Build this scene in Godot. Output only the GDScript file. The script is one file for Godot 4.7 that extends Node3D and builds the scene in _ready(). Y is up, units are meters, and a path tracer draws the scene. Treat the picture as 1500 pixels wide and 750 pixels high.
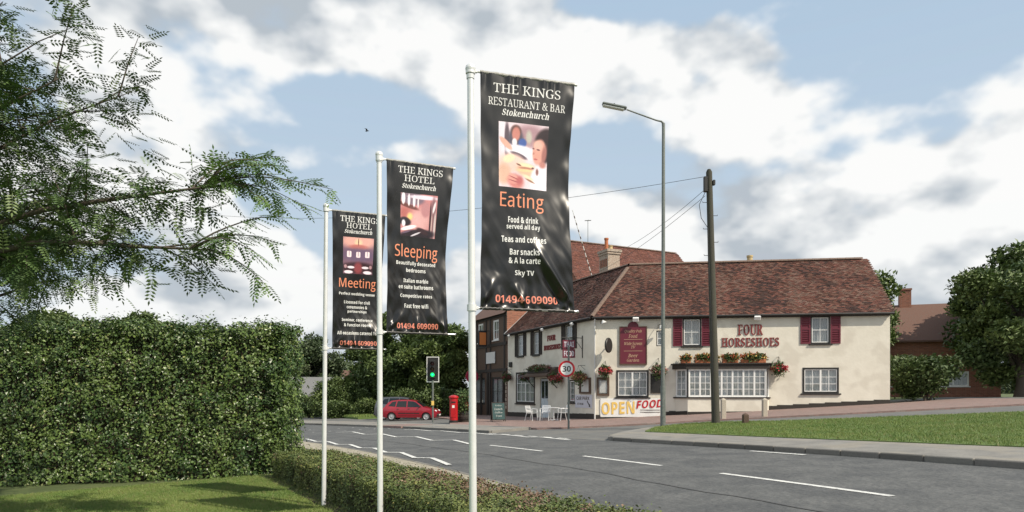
extends Node3D

# ---------------------------------------------------------------- small tools
const EYE := 1.6
var M := {}
var taken := {}
var rng := RandomNumberGenerator.new()

class Geo:
	var v := PackedVector3Array()
	var n := PackedVector3Array()
	var c := PackedColorArray()
	var uv := PackedVector2Array()
	var ix := PackedInt32Array()
	var col := Color(1, 1, 1)
	func vert(p: Vector3, nn: Vector3, t := Vector2.ZERO) -> int:
		v.append(p); n.append(nn); c.append(col); uv.append(t)
		return v.size() - 1
	func tri(a: Vector3, b: Vector3, d: Vector3) -> void:      # counter-clockwise seen from outside
		var nn := (b - a).cross(d - a).normalized()
		var i := vert(a, nn); vert(b, nn); vert(d, nn)
		ix.append_array(PackedInt32Array([i, i + 2, i + 1]))
	func quad(a: Vector3, b: Vector3, d: Vector3, e: Vector3) -> void:
		var nn := (d - a).cross(e - b).normalized()
		var i := vert(a, nn, Vector2(0, 1)); vert(b, nn, Vector2(1, 1)); vert(d, nn, Vector2(1, 0)); vert(e, nn, Vector2(0, 0))
		ix.append_array(PackedInt32Array([i, i + 2, i + 1, i, i + 3, i + 2]))
	func box(t: Transform3D, s: Vector3, bev := 0.0) -> void:
		var h := s * 0.5
		if bev <= 0.0:
			var p := []
			for k in 8:
				p.append(t * Vector3(h.x if k & 1 else -h.x, h.y if k & 2 else -h.y, h.z if k & 4 else -h.z))
			quad(p[4], p[5], p[7], p[6]); quad(p[1], p[0], p[2], p[3])
			quad(p[5], p[1], p[3], p[7]); quad(p[0], p[4], p[6], p[2])
			quad(p[6], p[7], p[3], p[2]); quad(p[0], p[1], p[5], p[4])
			return
		var b := minf(bev, minf(h.x, minf(h.y, h.z)) * 0.9)
		for ax in 3:
			for sg in [-1.0, 1.0]:
				var a1 := (ax + 1) % 3
				var a2 := (ax + 2) % 3
				var f := []
				for q in [[-1, -1], [1, -1], [1, 1], [-1, 1]]:
					var w := Vector3.ZERO
					w[ax] = sg * h[ax]; w[a1] = q[0] * (h[a1] - b); w[a2] = q[1] * (h[a2] - b)
					f.append(t * w)
				if sg > 0: quad(f[0], f[1], f[2], f[3])
				else: quad(f[3], f[2], f[1], f[0])
		for ax in 3:
			var a1 := (ax + 1) % 3
			var a2 := (ax + 2) % 3
			for s1 in [-1.0, 1.0]:
				for s2 in [-1.0, 1.0]:
					var f := []
					for q in [[-1, 0], [1, 0], [1, 1], [-1, 1]]:
						var w := Vector3.ZERO
						w[ax] = q[0] * (h[ax] - b)
						w[a1] = s1 * (h[a1] - (b if q[1] == 1 else 0.0))
						w[a2] = s2 * (h[a2] - (0.0 if q[1] == 1 else b))
						f.append(t * w)
					if s1 * s2 > 0: quad(f[0], f[1], f[2], f[3])
					else: quad(f[3], f[2], f[1], f[0])
		for k in 8:
			var sx := 1.0 if k & 1 else -1.0
			var sy := 1.0 if k & 2 else -1.0
			var sz := 1.0 if k & 4 else -1.0
			var a := t * Vector3(sx * h.x, sy * (h.y - b), sz * (h.z - b))
			var d := t * Vector3(sx * (h.x - b), sy * h.y, sz * (h.z - b))
			var e := t * Vector3(sx * (h.x - b), sy * (h.y - b), sz * h.z)
			if sx * sy * sz > 0: tri(a, d, e)
			else: tri(a, e, d)
	func bx(t: Transform3D, x0: float, x1: float, y0: float, y1: float, z0: float, z1: float, bev := 0.0) -> void:
		box(t * Transform3D(Basis(), Vector3((x0 + x1) / 2, (y0 + y1) / 2, (z0 + z1) / 2)), Vector3(x1 - x0, y1 - y0, z1 - z0), bev)
	func tube(pts: Array, rad: Array, sides := 10, caps := true) -> void:
		var up := Vector3(0.013, 1, 0.021)
		var d0: Vector3 = (pts[1] - pts[0]).normalized()
		if absf(d0.dot(up.normalized())) > 0.95: up = Vector3(1, 0.02, 0.03)
		var prev := -1
		var s0 := v.size()
		var xa := d0.cross(up).normalized()
		for i in pts.size():
			var dd: Vector3 = (pts[mini(i + 1, pts.size() - 1)] - pts[maxi(i - 1, 0)]).normalized()
			xa = (xa - dd * xa.dot(dd)).normalized()
			var ya := dd.cross(xa)
			var start := v.size()
			for k in sides + 1:
				var an := TAU * k / sides
				var nn := xa * cos(an) + ya * sin(an)
				vert(pts[i] + nn * float(rad[i]), nn, Vector2(float(k) / sides, i))
			if prev >= 0:
				for k in sides:
					ix.append_array(PackedInt32Array([prev + k, start + k, start + k + 1, prev + k, start + k + 1, prev + k + 1]))
			prev = start
		if caps:
			for e in 2:
				var i := 0 if e == 0 else pts.size() - 1
				var dd: Vector3 = (pts[0] - pts[1]).normalized() if e == 0 else (pts[i] - pts[i - 1]).normalized()
				var base := s0 + i * (sides + 1)
				var cc := vert(pts[i], dd)
				var ring := v.size()
				for k in sides + 1: vert(v[base + k], dd)
				for k in sides:
					if e == 0: ix.append_array(PackedInt32Array([cc, ring + k, ring + k + 1]))
					else: ix.append_array(PackedInt32Array([cc, ring + k + 1, ring + k]))
	func lathe(prof: Array, sides: int, t: Transform3D, hard := false) -> void:   # prof: Vector2(radius, height) from bottom to top
		for i in prof.size() - 1:
			var a: Vector2 = prof[i]
			var b: Vector2 = prof[i + 1]
			var sl := Vector2(b.y - a.y, a.x - b.x).normalized()
			for k in sides:
				var q := []
				var qn := []
				for kk in [k, k + 1]:
					var an: float = TAU * kk / sides
					var dir := Vector3(cos(an), 0, -sin(an))
					q.append(t * (dir * a.x + Vector3(0, a.y, 0))); q.append(t * (dir * b.x + Vector3(0, b.y, 0)))
					qn.append((t.basis * (dir * sl.x + Vector3(0, sl.y, 0))).normalized())
				var s := v.size()
				vert(q[0], qn[0]); vert(q[2], qn[1]); vert(q[3], qn[1]); vert(q[1], qn[0])
				ix.append_array(PackedInt32Array([s, s + 2, s + 1, s, s + 3, s + 2]))
	func ball(at: Vector3, r: Vector3, rings := 8, sides := 12) -> void:
		for i in rings:
			for k in sides:
				var s := v.size()
				for q in [[i, k], [i, k + 1], [i + 1, k + 1], [i + 1, k]]:
					var la: float = PI * (float(q[0]) / rings - 0.5)
					var an: float = TAU * q[1] / sides
					var d := Vector3(cos(la) * cos(an), sin(la), -cos(la) * sin(an))
					vert(at + d * r, (d / r).normalized())
				ix.append_array(PackedInt32Array([s, s + 2, s + 1, s, s + 3, s + 2]))
	func grid(rows: Array, flip := false, uvs := true) -> void:       # rows of equal length, smooth normals
		var nr: int = rows.size()
		var nc: int = rows[0].size()
		var s := v.size()
		for i in nr:
			for j in nc:
				var dx: Vector3 = rows[i][mini(j + 1, nc - 1)] - rows[i][maxi(j - 1, 0)]
				var dy: Vector3 = rows[mini(i + 1, nr - 1)][j] - rows[maxi(i - 1, 0)][j]
				var nn := dy.cross(dx).normalized()
				if flip: nn = -nn
				vert(rows[i][j], nn, Vector2(float(j) / (nc - 1), float(i) / (nr - 1)))
		for i in nr - 1:
			for j in nc - 1:
				var a := s + i * nc + j
				var b := a + 1
				var d := a + nc
				var e := d + 1
				if flip: ix.append_array(PackedInt32Array([a, d, b, b, d, e]))
				else: ix.append_array(PackedInt32Array([a, b, d, b, e, d]))
	func mesh() -> ArrayMesh:
		var arr := []
		arr.resize(Mesh.ARRAY_MAX)
		arr[Mesh.ARRAY_VERTEX] = v; arr[Mesh.ARRAY_NORMAL] = n; arr[Mesh.ARRAY_COLOR] = c; arr[Mesh.ARRAY_TEX_UV] = uv; arr[Mesh.ARRAY_INDEX] = ix
		var m := ArrayMesh.new()
		m.add_surface_from_arrays(Mesh.PRIMITIVE_TRIANGLES, arr)
		return m

func numbered(called: String) -> String:
	var k: int = taken.get(called, 0)
	taken[called] = k + 1
	return called if k == 0 else "%s_%03d" % [called, k]

func tag(o: Node, label: String, category: String, group := "", kind := ""):
	if label: o.set_meta("label", label)
	if category: o.set_meta("category", category)
	if group: o.set_meta("group", group)
	if kind: o.set_meta("kind", kind)
	return o

func part(called: String, g, m: Material, parent: Node, t := Transform3D.IDENTITY) -> MeshInstance3D:
	var o := MeshInstance3D.new()
	o.name = numbered(called) if parent == self else called
	o.mesh = g.mesh() if g is Geo else g
	o.material_override = m
	o.transform = t
	o.cast_shadow = GeometryInstance3D.SHADOW_CASTING_SETTING_ON
	parent.add_child(o, true)
	return o

func thing(called: String, label: String, category: String, at: Vector3, turn := 0.0, group := "") -> Node3D:
	var o := Node3D.new()
	o.name = numbered(called)
	add_child(o)
	o.position = at
	o.rotation.y = turn
	tag(o, label, category, group)
	return o

func struct(called: String, g, m: Material) -> MeshInstance3D:
	var o := part(called, g, m, self)
	o.set_meta("kind", "structure")
	return o

func many(called: String, mesh: Mesh, xf: Array, cols: Array, m: Material, parent: Node) -> MultiMeshInstance3D:
	var mm := MultiMesh.new()
	mm.transform_format = MultiMesh.TRANSFORM_3D
	mm.use_colors = true
	mm.mesh = mesh
	mm.instance_count = xf.size()
	for i in xf.size():
		mm.set_instance_transform(i, xf[i])
		mm.set_instance_color(i, cols[i])
	var o := MultiMeshInstance3D.new()
	o.name = called
	o.multimesh = mm
	o.material_override = m
	parent.add_child(o, true)
	return o

# ---------------------------------------------------------------- lie of the land (x to the right, d away from the camera)
func hgt(x: float, d: float) -> float:
	x = clampf(x, -25, 26); d = clampf(d, -10, 62)
	return 0.02 + 0.03 * x - 0.0062 * d + 0.036 * log(1.0 + exp(clampf((x - 3.2) / 1.2, -30, 30)))

func P(x: float, d: float, up := 0.0) -> Vector3:
	return Vector3(x, hgt(x, d) + up, -d)

func road_mid(d: float) -> Vector2:
	var q := clampf(d, 5, 42)
	var x := 7.79 - 0.248 * q - 0.0074 * q * q
	return Vector2(x + (d - q) * (-0.248 - 0.0148 * q), d)

func road(d: float, off: float) -> Vector2:
	var sl := -0.248 - 0.0148 * clampf(d, 5, 42)
	var nn := Vector2(1, -sl).normalized()
	return road_mid(d) + nn * off

func sheet(g: Geo, poly: PackedVector2Array, up: float, step: float, skirt := 0.0) -> void:
	var lo := poly[0]
	var hi := poly[0]
	for p in poly: lo = lo.min(p); hi = hi.max(p)
	var nx := int(ceil((hi.x - lo.x) / step))
	var ny := int(ceil((hi.y - lo.y) / step))
	for i in nx:
		for j in ny:
			var a := lo + Vector2(i, j) * step
			var cell := PackedVector2Array([a, a + Vector2(step, 0), a + Vector2(step, step), a + Vector2(0, step)])
			for r in Geometry2D.intersect_polygons(cell, poly):
				var ids := Geometry2D.triangulate_polygon(r)
				for k in range(0, ids.size(), 3):
					var t := [P(r[ids[k]].x, r[ids[k]].y, up), P(r[ids[k + 1]].x, r[ids[k + 1]].y, up), P(r[ids[k + 2]].x, r[ids[k + 2]].y, up)]
					if (t[1] - t[0]).cross(t[2] - t[0]).y > 0: g.tri(t[0], t[1], t[2])
					else: g.tri(t[0], t[2], t[1])
	if skirt > 0:
		var cw := Geometry2D.is_polygon_clockwise(poly)
		for i in poly.size():
			var a := poly[i]
			var b := poly[(i + 1) % poly.size()]
			var m := maxi(1, int(a.distance_to(b) / 2.0))
			for k in m:
				var p := a.lerp(b, float(k) / m)
				var q := a.lerp(b, float(k + 1) / m)
				if cw:
					var w := p; p = q; q = w
				g.quad(P(p.x, p.y, up - skirt), P(q.x, q.y, up - skirt), P(q.x, q.y, up), P(p.x, p.y, up))

# ---------------------------------------------------------------- materials
func lin(r: float, gg: float, b: float, a := 1.0) -> Color:
	return Color(r, gg, b, a).linear_to_srgb()

func noise_tex(sd: int, c0: Color, c1: Color, freq: float, speck := 0.0, size := 256, c2 := Color(0, 0, 0, 0)) -> ImageTexture:
	var fn := FastNoiseLite.new()
	fn.seed = sd; fn.frequency = freq; fn.fractal_octaves = 5
	var a := fn.get_seamless_image(size, size)
	var f2 := FastNoiseLite.new()
	f2.seed = sd + 7; f2.frequency = freq * 0.45; f2.fractal_octaves = 3
	var b := f2.get_seamless_image(size, size)
	var r := RandomNumberGenerator.new()
	r.seed = sd
	var im := Image.create(size, size, false, Image.FORMAT_RGB8)
	for y in size:
		for x in size:
			var k := a.get_pixel(x, y).r
			var q := c0.lerp(c1, k)
			if c2.a > 0.0:
				q = q.lerp(c2, smoothstep(0.52, 0.8, b.get_pixel(x, y).r) * c2.a)
			if speck > 0.0:
				var s := 1.0 + r.randf_range(-speck, speck)
				q = Color(q.r * s, q.g * s, q.b * s)
			im.set_pixel(x, y, q.linear_to_srgb())
	im.generate_mipmaps()
	return ImageTexture.create_from_image(im)

func bump_tex(sd: int, freq: float, strength: float, size := 256) -> ImageTexture:
	var fn := FastNoiseLite.new()
	fn.seed = sd; fn.frequency = freq; fn.fractal_octaves = 4
	var a := fn.get_seamless_image(size, size)
	a.convert(Image.FORMAT_RGBA8)
	a.bump_map_to_normal_map(strength)
	return ImageTexture.create_from_image(a)

func plain(c: Color, rough := 0.7, metal := 0.0) -> StandardMaterial3D:
	var m := StandardMaterial3D.new()
	m.albedo_color = c.linear_to_srgb(); m.roughness = rough; m.metallic = metal
	return m

func textured(tex: Texture2D, scale: float, rough := 0.85, bump: Texture2D = null, amount := 0.5) -> StandardMaterial3D:
	var m := StandardMaterial3D.new()
	m.albedo_texture = tex; m.roughness = rough
	m.uv1_triplanar = true; m.uv1_world_triplanar = true; m.uv1_scale = Vector3.ONE * scale
	if bump:
		m.normal_enabled = true; m.normal_texture = bump; m.normal_scale = amount
	return m

func tinted(rough := 0.7, tex: Texture2D = null, scale := 1.0) -> StandardMaterial3D:      # colour of each piece times a fine grain
	var m := StandardMaterial3D.new()
	m.vertex_color_use_as_albedo = true; m.roughness = rough
	if tex:
		m.albedo_texture = tex; m.uv1_triplanar = true; m.uv1_world_triplanar = true; m.uv1_scale = Vector3.ONE * scale
	return m

func leafy(back: float, rough := 0.55) -> StandardMaterial3D:
	var m := StandardMaterial3D.new()
	m.vertex_color_use_as_albedo = true; m.roughness = rough
	m.backlight_enabled = true; m.backlight = Color(back * 0.75, back, back * 0.25)
	m.cull_mode = BaseMaterial3D.CULL_DISABLED
	return m

func make_materials() -> void:
	var grain := noise_tex(3, Color(0.72, 0.72, 0.72), Color(1, 1, 1), 0.05, 0.10)
	M.asphalt = textured(noise_tex(11, Color(0.072, 0.075, 0.076), Color(0.122, 0.124, 0.122), 0.014, 0.26, 512, Color(0.066, 0.069, 0.072, 0.7)), 0.16, 0.86, bump_tex(12, 0.16, 3.0), 0.35)
	M.lane = textured(noise_tex(13, Color(0.10, 0.102, 0.10), Color(0.155, 0.155, 0.148), 0.02, 0.16, 256, Color(0.17, 0.16, 0.14, 0.5)), 0.21, 0.9)
	M.footway = textured(noise_tex(14, Color(0.16, 0.155, 0.145), Color(0.25, 0.24, 0.22), 0.02, 0.14, 256, Color(0.27, 0.245, 0.20, 0.6)), 0.25, 0.92)
	M.dust = textured(noise_tex(15, Color(0.24, 0.215, 0.16), Color(0.40, 0.365, 0.29), 0.03, 0.15), 0.4, 0.95)
	M.tar = textured(noise_tex(16, Color(0.055, 0.056, 0.057), Color(0.09, 0.09, 0.09), 0.06, 0.15), 0.6, 0.8)
	M.paint = textured(noise_tex(17, Color(0.52, 0.52, 0.50), Color(0.80, 0.80, 0.77), 0.06, 0.1, 256, Color(0.30, 0.30, 0.30, 0.55)), 0.7, 0.75)
	M.kerb = tinted(0.9, grain, 1.1)
	M.earth = textured(noise_tex(18, Color(0.05, 0.075, 0.022), Color(0.10, 0.13, 0.04), 0.02, 0.2, 256, Color(0.12, 0.12, 0.05, 0.5)), 0.12, 0.95)
	M.lawn = textured(noise_tex(19, Color(0.07, 0.12, 0.028), Color(0.125, 0.185, 0.045), 0.03, 0.2, 256, Color(0.13, 0.15, 0.05, 0.5)), 0.35, 0.95)
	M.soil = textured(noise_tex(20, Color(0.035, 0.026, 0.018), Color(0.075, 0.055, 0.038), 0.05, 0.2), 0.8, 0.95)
	M.pavers = textured(paver_tex(), 0.42, 0.9)
	M.cream = textured(noise_tex(22, Color(0.66, 0.625, 0.535), Color(0.735, 0.70, 0.61), 0.012, 0.03, 512, Color(0.56, 0.52, 0.44, 0.6)), 0.22, 0.85, bump_tex(23, 0.08, 2.0), 0.10)
	M.brick = textured(brick_tex(), 0.55, 0.9)
	M.stack = textured(noise_tex(24, Color(0.30, 0.24, 0.19), Color(0.50, 0.44, 0.37), 0.08, 0.2, 256, Color(0.22, 0.12, 0.08, 0.7)), 0.9, 0.9)
	M.tiles = tinted(0.85, grain, 1.6)
	M.rooftex = textured(noise_tex(25, Color(0.10, 0.055, 0.04), Color(0.19, 0.10, 0.075), 0.08, 0.25, 256, Color(0.13, 0.10, 0.08, 0.6)), 0.6, 0.9)
	M.slate = textured(noise_tex(26, Color(0.12, 0.125, 0.13), Color(0.20, 0.20, 0.20), 0.06, 0.2), 0.5, 0.85)
	M.maroon = plain(Color(0.135, 0.016, 0.032), 0.45)
	M.gold = plain(Color(0.55, 0.38, 0.24), 0.5)
	M.letter = plain(Color(0.20, 0.025, 0.025), 0.5)
	M.black = plain(Color(0.018, 0.017, 0.016), 0.5)
	M.timber = textured(noise_tex(27, Color(0.016, 0.013, 0.011), Color(0.045, 0.036, 0.03), 0.06, 0.2), 1.2, 0.75)
	M.brown = textured(noise_tex(28, Color(0.06, 0.035, 0.022), Color(0.12, 0.075, 0.05), 0.05, 0.2), 1.0, 0.7)
	M.grey_wood = textured(noise_tex(29, Color(0.038, 0.036, 0.029), Color(0.088, 0.08, 0.065), 0.06, 0.2, 256, Color(0.06, 0.07, 0.04, 0.6)), 1.3, 0.9)
	M.pale_wood = textured(noise_tex(30, Color(0.33, 0.29, 0.23), Color(0.5, 0.45, 0.37), 0.06, 0.15), 1.3, 0.9)
	M.white = plain(Color(0.78, 0.78, 0.76), 0.45)
	M.off_white = plain(Color(0.62, 0.62, 0.60), 0.6)
	M.paper = plain(Color(0.75, 0.74, 0.70), 0.8)
	M.alu = textured(noise_tex(31, Color(0.70, 0.71, 0.71), Color(0.80, 0.81, 0.81), 0.03, 0.03), 0.8, 0.32)
	M.alu.metallic = 0.25
	M.steel = plain(Color(0.55, 0.56, 0.57), 0.3, 0.9)
	M.bright_metal = plain(Color(0.72, 0.73, 0.74), 0.35, 0.35)
	M.column = textured(noise_tex(32, Color(0.13, 0.15, 0.14), Color(0.20, 0.215, 0.20), 0.04, 0.1), 0.7, 0.5)
	M.column.metallic = 0.3
	M.clear = plain(Color(0.75, 0.77, 0.76), 0.15)
	M.rubber = plain(Color(0.02, 0.02, 0.02), 0.85)
	M.net = textured(noise_tex(33, Color(0.30, 0.31, 0.31), Color(0.58, 0.58, 0.57), 0.12, 0.12), 1.4, 0.9)
	M.dim = plain(Color(0.10, 0.085, 0.07), 0.9)
	M.glass = StandardMaterial3D.new()
	M.glass.transparency = BaseMaterial3D.TRANSPARENCY_ALPHA
	M.glass.albedo_color = Color(0.55, 0.60, 0.62, 0.12)
	M.glass.roughness = 0.03
	M.car_glass = plain(Color(0.012, 0.016, 0.018), 0.04)
	M.red = plain(Color(0.50, 0.012, 0.020), 0.35)
	M.box_red = textured(noise_tex(34, Color(0.34, 0.008, 0.012), Color(0.46, 0.014, 0.018), 0.03, 0.04), 0.8, 0.3)
	M.yellow = plain(Color(0.80, 0.54, 0.14), 0.6)
	M.orange = plain(Color(0.62, 0.20, 0.05), 0.5)
	M.terracotta = textured(noise_tex(35, Color(0.34, 0.105, 0.045), Color(0.50, 0.18, 0.085), 0.05, 0.12), 1.0, 0.85)
	M.buff = textured(noise_tex(36, Color(0.44, 0.33, 0.16), Color(0.60, 0.47, 0.26), 0.05, 0.12), 1.0, 0.85)
	M.teal = textured(noise_tex(37, Color(0.012, 0.045, 0.047), Color(0.03, 0.08, 0.08), 0.05, 0.1), 1.0, 0.7)
	M.bark = textured(noise_tex(38, Color(0.055, 0.045, 0.035), Color(0.14, 0.115, 0.09), 0.09, 0.2), 1.2, 0.95)
	M.leaf = leafy(0.28)
	M.hedge_leaf = leafy(0.10)
	M.gloss_leaf = leafy(0.22, 0.38)
	M.grass = leafy(0.25, 0.6)
	M.petal = leafy(0.2, 0.7)
	M.cable = plain(Color(0.03, 0.03, 0.03), 0.6)

func paver_tex() -> ImageTexture:          # small block paving, too fine to tell apart from the road
	var im := Image.create(512, 512, false, Image.FORMAT_RGB8)
	var r := RandomNumberGenerator.new(); r.seed = 5
	im.fill(Color(0.17, 0.135, 0.12).linear_to_srgb())
	var bw := 42.666
	for j in 24:
		for i in 13:
			var k := r.randf_range(0.8, 1.18)
			var c := Color(0.235 * k, 0.158 * k, 0.14 * k)
			if r.randf() < 0.12: c = Color(0.23 * k, 0.18 * k, 0.16 * k)
			var x := int(i * bw - (21.3 if j % 2 else 0.0))
			im.fill_rect(Rect2i(x, int(j * 21.333) + 1, 40, 19), c.linear_to_srgb())
	im.generate_mipmaps()
	return ImageTexture.create_from_image(im)

func brick_tex() -> ImageTexture:          # brickwork 50 m away: a brick is four pixels long there
	var im := Image.create(512, 512, false, Image.FORMAT_RGB8)
	var r := RandomNumberGenerator.new(); r.seed = 6
	im.fill(Color(0.26, 0.21, 0.17).linear_to_srgb())
	for j in 24:
		for i in 9:
			var k := r.randf_range(0.7, 1.25)
			var c := Color(0.27 * k, 0.10 * k, 0.06 * k)
			var x := int(i * 64 - (32 if j % 2 else 0))
			im.fill_rect(Rect2i(x, int(j * 21.333) + 1, 60, 18), c.linear_to_srgb())
	im.generate_mipmaps()
	return ImageTexture.create_from_image(im)

# ---------------------------------------------------------------- lettering
func font(kind: String) -> Font:
	if not M.has("font_" + kind):
		var f := SystemFont.new()
		f.font_names = PackedStringArray(["Droid Serif" if kind.begins_with("serif") else "Droid Sans"])
		f.font_weight = 700 if kind.ends_with("bold") else 400
		M["font_" + kind] = f
	return M["font_" + kind]

func text_arrays(s: String, kind: String, depth: float) -> Array:
	var tm := TextMesh.new()
	tm.font = font(kind); tm.font_size = 48; tm.pixel_size = 0.01; tm.depth = depth; tm.curve_step = 1.0
	tm.text = s
	return tm.get_mesh_arrays()

func letters(s: String, kind: String, w: float, h: float, depth: float, shear := 0.0) -> ArrayMesh:     # fitted into w by h, centred, lying on z = 0
	var a := text_arrays(s, kind, 0.4)
	var vs: PackedVector3Array = a[Mesh.ARRAY_VERTEX]
	var lo := vs[0]
	var hi := vs[0]
	for p in vs: lo = lo.min(p); hi = hi.max(p)
	var sc := Vector3(w / (hi.x - lo.x), h / (hi.y - lo.y), depth / maxf(hi.z - lo.z, 0.001))
	var mid := (lo + hi) * 0.5
	for i in vs.size():
		var q := vs[i] - Vector3(mid.x, mid.y, lo.z)
		q.x += q.y * shear
		vs[i] = q * sc
	a[Mesh.ARRAY_VERTEX] = vs
	a[Mesh.ARRAY_TANGENT] = null
	var m := ArrayMesh.new()
	m.add_surface_from_arrays(Mesh.PRIMITIVE_TRIANGLES, a)
	return m

func print_text(im: Image, s: String, kind: String, cx: float, cy: float, w: float, h: float, col: Color, shear := 0.0) -> void:    # flat print on a banner
	var a := text_arrays(s, kind, 0.0)
	var vs: PackedVector3Array = a[Mesh.ARRAY_VERTEX]
	var ids: PackedInt32Array = a[Mesh.ARRAY_INDEX]
	var lo := vs[0]
	var hi := vs[0]
	for p in vs: lo = lo.min(p); hi = hi.max(p)
	var sc := Vector2(w / (hi.x - lo.x), h / (hi.y - lo.y)) * 2.0
	var W := int(ceil(w * 2.0 + absf(shear) * h * 2.0)) + 4
	var Hh := int(ceil(h * 2.0)) + 4
	var mask := PackedByteArray()
	mask.resize(W * Hh)
	var pts := PackedVector2Array()
	for p in vs:
		var y := (hi.y - p.y) * sc.y
		pts.append(Vector2((p.x - lo.x) * sc.x + shear * (h * 2.0 - y) + 1.0, y + 1.0))
	for k in range(0, ids.size(), 3):
		var p0 := pts[ids[k]]
		var p1 := pts[ids[k + 1]]
		var p2 := pts[ids[k + 2]]
		var ar := (p1 - p0).cross(p2 - p0)
		if absf(ar) < 1e-6: continue
		var y0 := int(floor(minf(p0.y, minf(p1.y, p2.y))))
		var y1 := int(ceil(maxf(p0.y, maxf(p1.y, p2.y))))
		for y in range(maxi(y0, 0), mini(y1 + 1, Hh)):
			var yy := y + 0.5
			var xa := 1e9
			var xb := -1e9
			for e in [[p0, p1], [p1, p2], [p2, p0]]:
				var ea: Vector2 = e[0]
				var eb: Vector2 = e[1]
				if (ea.y <= yy) != (eb.y <= yy):
					var xx := ea.x + (yy - ea.y) / (eb.y - ea.y) * (eb.x - ea.x)
					xa = minf(xa, xx); xb = maxf(xb, xx)
			for x in range(maxi(int(ceil(xa - 0.5)), 0), mini(int(floor(xb - 0.5)) + 1, W)):
				mask[y * W + x] = 1
	var ox := int(cx - w * 0.5)
	var oy := int(cy - h * 0.5)
	for y in Hh / 2:
		for x in W / 2:
			var q := mask[2 * y * W + 2 * x] + mask[2 * y * W + 2 * x + 1] + mask[(2 * y + 1) * W + 2 * x] + mask[(2 * y + 1) * W + 2 * x + 1]
			if q > 0:
				var X := ox + x
				var Y := oy + y
				if X >= 0 and Y >= 0 and X < im.get_width() and Y < im.get_height():
					im.set_pixel(X, Y, im.get_pixel(X, Y).lerp(col, q / 4.0))

# ---------------------------------------------------------------- leaves, shrubs and trees
func leaf_mesh(l: float, w: float, fold := 0.25) -> ArrayMesh:
	var g := Geo.new()
	var a := Vector3.ZERO
	var b := Vector3(w * 0.5, fold * w * 0.5, l * 0.45)
	var d := Vector3(0, 0, l)
	var e := Vector3(-w * 0.5, fold * w * 0.5, l * 0.45)
	g.tri(a, b, d); g.tri(a, d, e)
	return g.mesh()

func sprig_mesh(sd: int, leaves: int, size: float, l: float, w: float) -> ArrayMesh:
	var r := RandomNumberGenerator.new(); r.seed = sd
	var g := Geo.new()
	for k in leaves:
		var at := Vector3(r.randf_range(-1, 1), r.randf_range(-1, 1), r.randf_range(-1, 1)) * size * 0.5
		var b := Basis.from_euler(Vector3(r.randf_range(-1.0, 0.5), r.randf_range(0, TAU), r.randf_range(-0.7, 0.7)))
		var s := r.randf_range(0.75, 1.25)
		var t := Transform3D(b, at)
		var k2 := r.randf_range(0.85, 1.15)
		g.col = Color(k2, k2, k2)
		var p0 := t * Vector3.ZERO
		var p1 := t * (Vector3(w * 0.5, w * 0.15, l * 0.45) * s)
		var p2 := t * (Vector3(0, 0, l) * s)
		var p3 := t * (Vector3(-w * 0.5, w * 0.15, l * 0.45) * s)
		g.tri(p0, p1, p2); g.tri(p0, p2, p3)
	return g.mesh()

func tree(called: String, label: String, group: String, x: float, d: float, tall: float, low: float, rad: float, count: int, size: float, ca: Color, cb: Color, sd: int, droop := 0.0) -> void:
	var r := RandomNumberGenerator.new(); r.seed = sd
	var root := thing(called, label, "tree", P(x, d, -0.12), 0, group)
	var g := Geo.new()
	var mid := low + (tall - low) * 0.5
	var ry := (tall - low) * 0.5
	g.tube([Vector3(0, 0, 0), Vector3(0.04, low * 0.6, 0.03), Vector3(-0.05, low + ry * 0.5, 0.05), Vector3(0.02, low + ry * 1.3, 0)], [rad * 0.085 + 0.06, rad * 0.06 + 0.04, rad * 0.04 + 0.02, 0.03], 9)
	var lobes := []
	var nl := int(14 + rad * 2.2)
	for k in nl:
		var an := k * 2.39996 + r.randf_range(-0.3, 0.3)
		var yy := 1.0 - 2.0 * (k + 0.5) / nl
		var rr := sqrt(1.0 - yy * yy)
		var f := r.randf_range(0.48, 0.98)
		var c := Vector3(cos(an) * rr * rad * f, mid + yy * ry * f, sin(an) * rr * rad * f)
		lobes.append([c, r.randf_range(0.17, 0.44) * rad, r.randf()])
		if k % 2 == 0:
			var st := Vector3(0, lerpf(low * 0.7, mid, r.randf()), 0)
			g.tube([st, st.lerp(c, 0.5) + Vector3(0, 0.12 * rad, 0), c], [rad * 0.035 + 0.02, rad * 0.02 + 0.012, 0.012], 6, false)
	part("trunk", g, M.bark, root)
	var xf := []
	var cols := []
	for k in count:
		var lb: Array = lobes[r.randi() % lobes.size()]
		var dir := Vector3(r.randfn(), r.randfn(), r.randfn()).normalized()
		var q: Vector3 = lb[0] + dir * lb[1] * pow(r.randf(), 0.38) * Vector3(1, 0.72, 1)
		if droop > 0: q.y -= droop * (Vector2(q.x, q.z).length() / rad) * r.randf()
		if q.y < low * 0.35: q.y = low * 0.35 + r.randf() * 0.4
		var s := r.randf_range(0.7, 1.3) * size
		xf.append(Transform3D(Basis.from_euler(Vector3(r.randf_range(-0.6, 0.6), r.randf() * TAU, r.randf_range(-0.6, 0.6))).scaled(Vector3.ONE * s), q))
		var cc := ca.lerp(cb, clampf(lb[2] * 0.6 + r.randf() * 0.5, 0, 1))
		cols.append(cc * r.randf_range(0.8, 1.2))
	many("crown", M.sprig, xf, cols, M.leaf, root)

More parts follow.
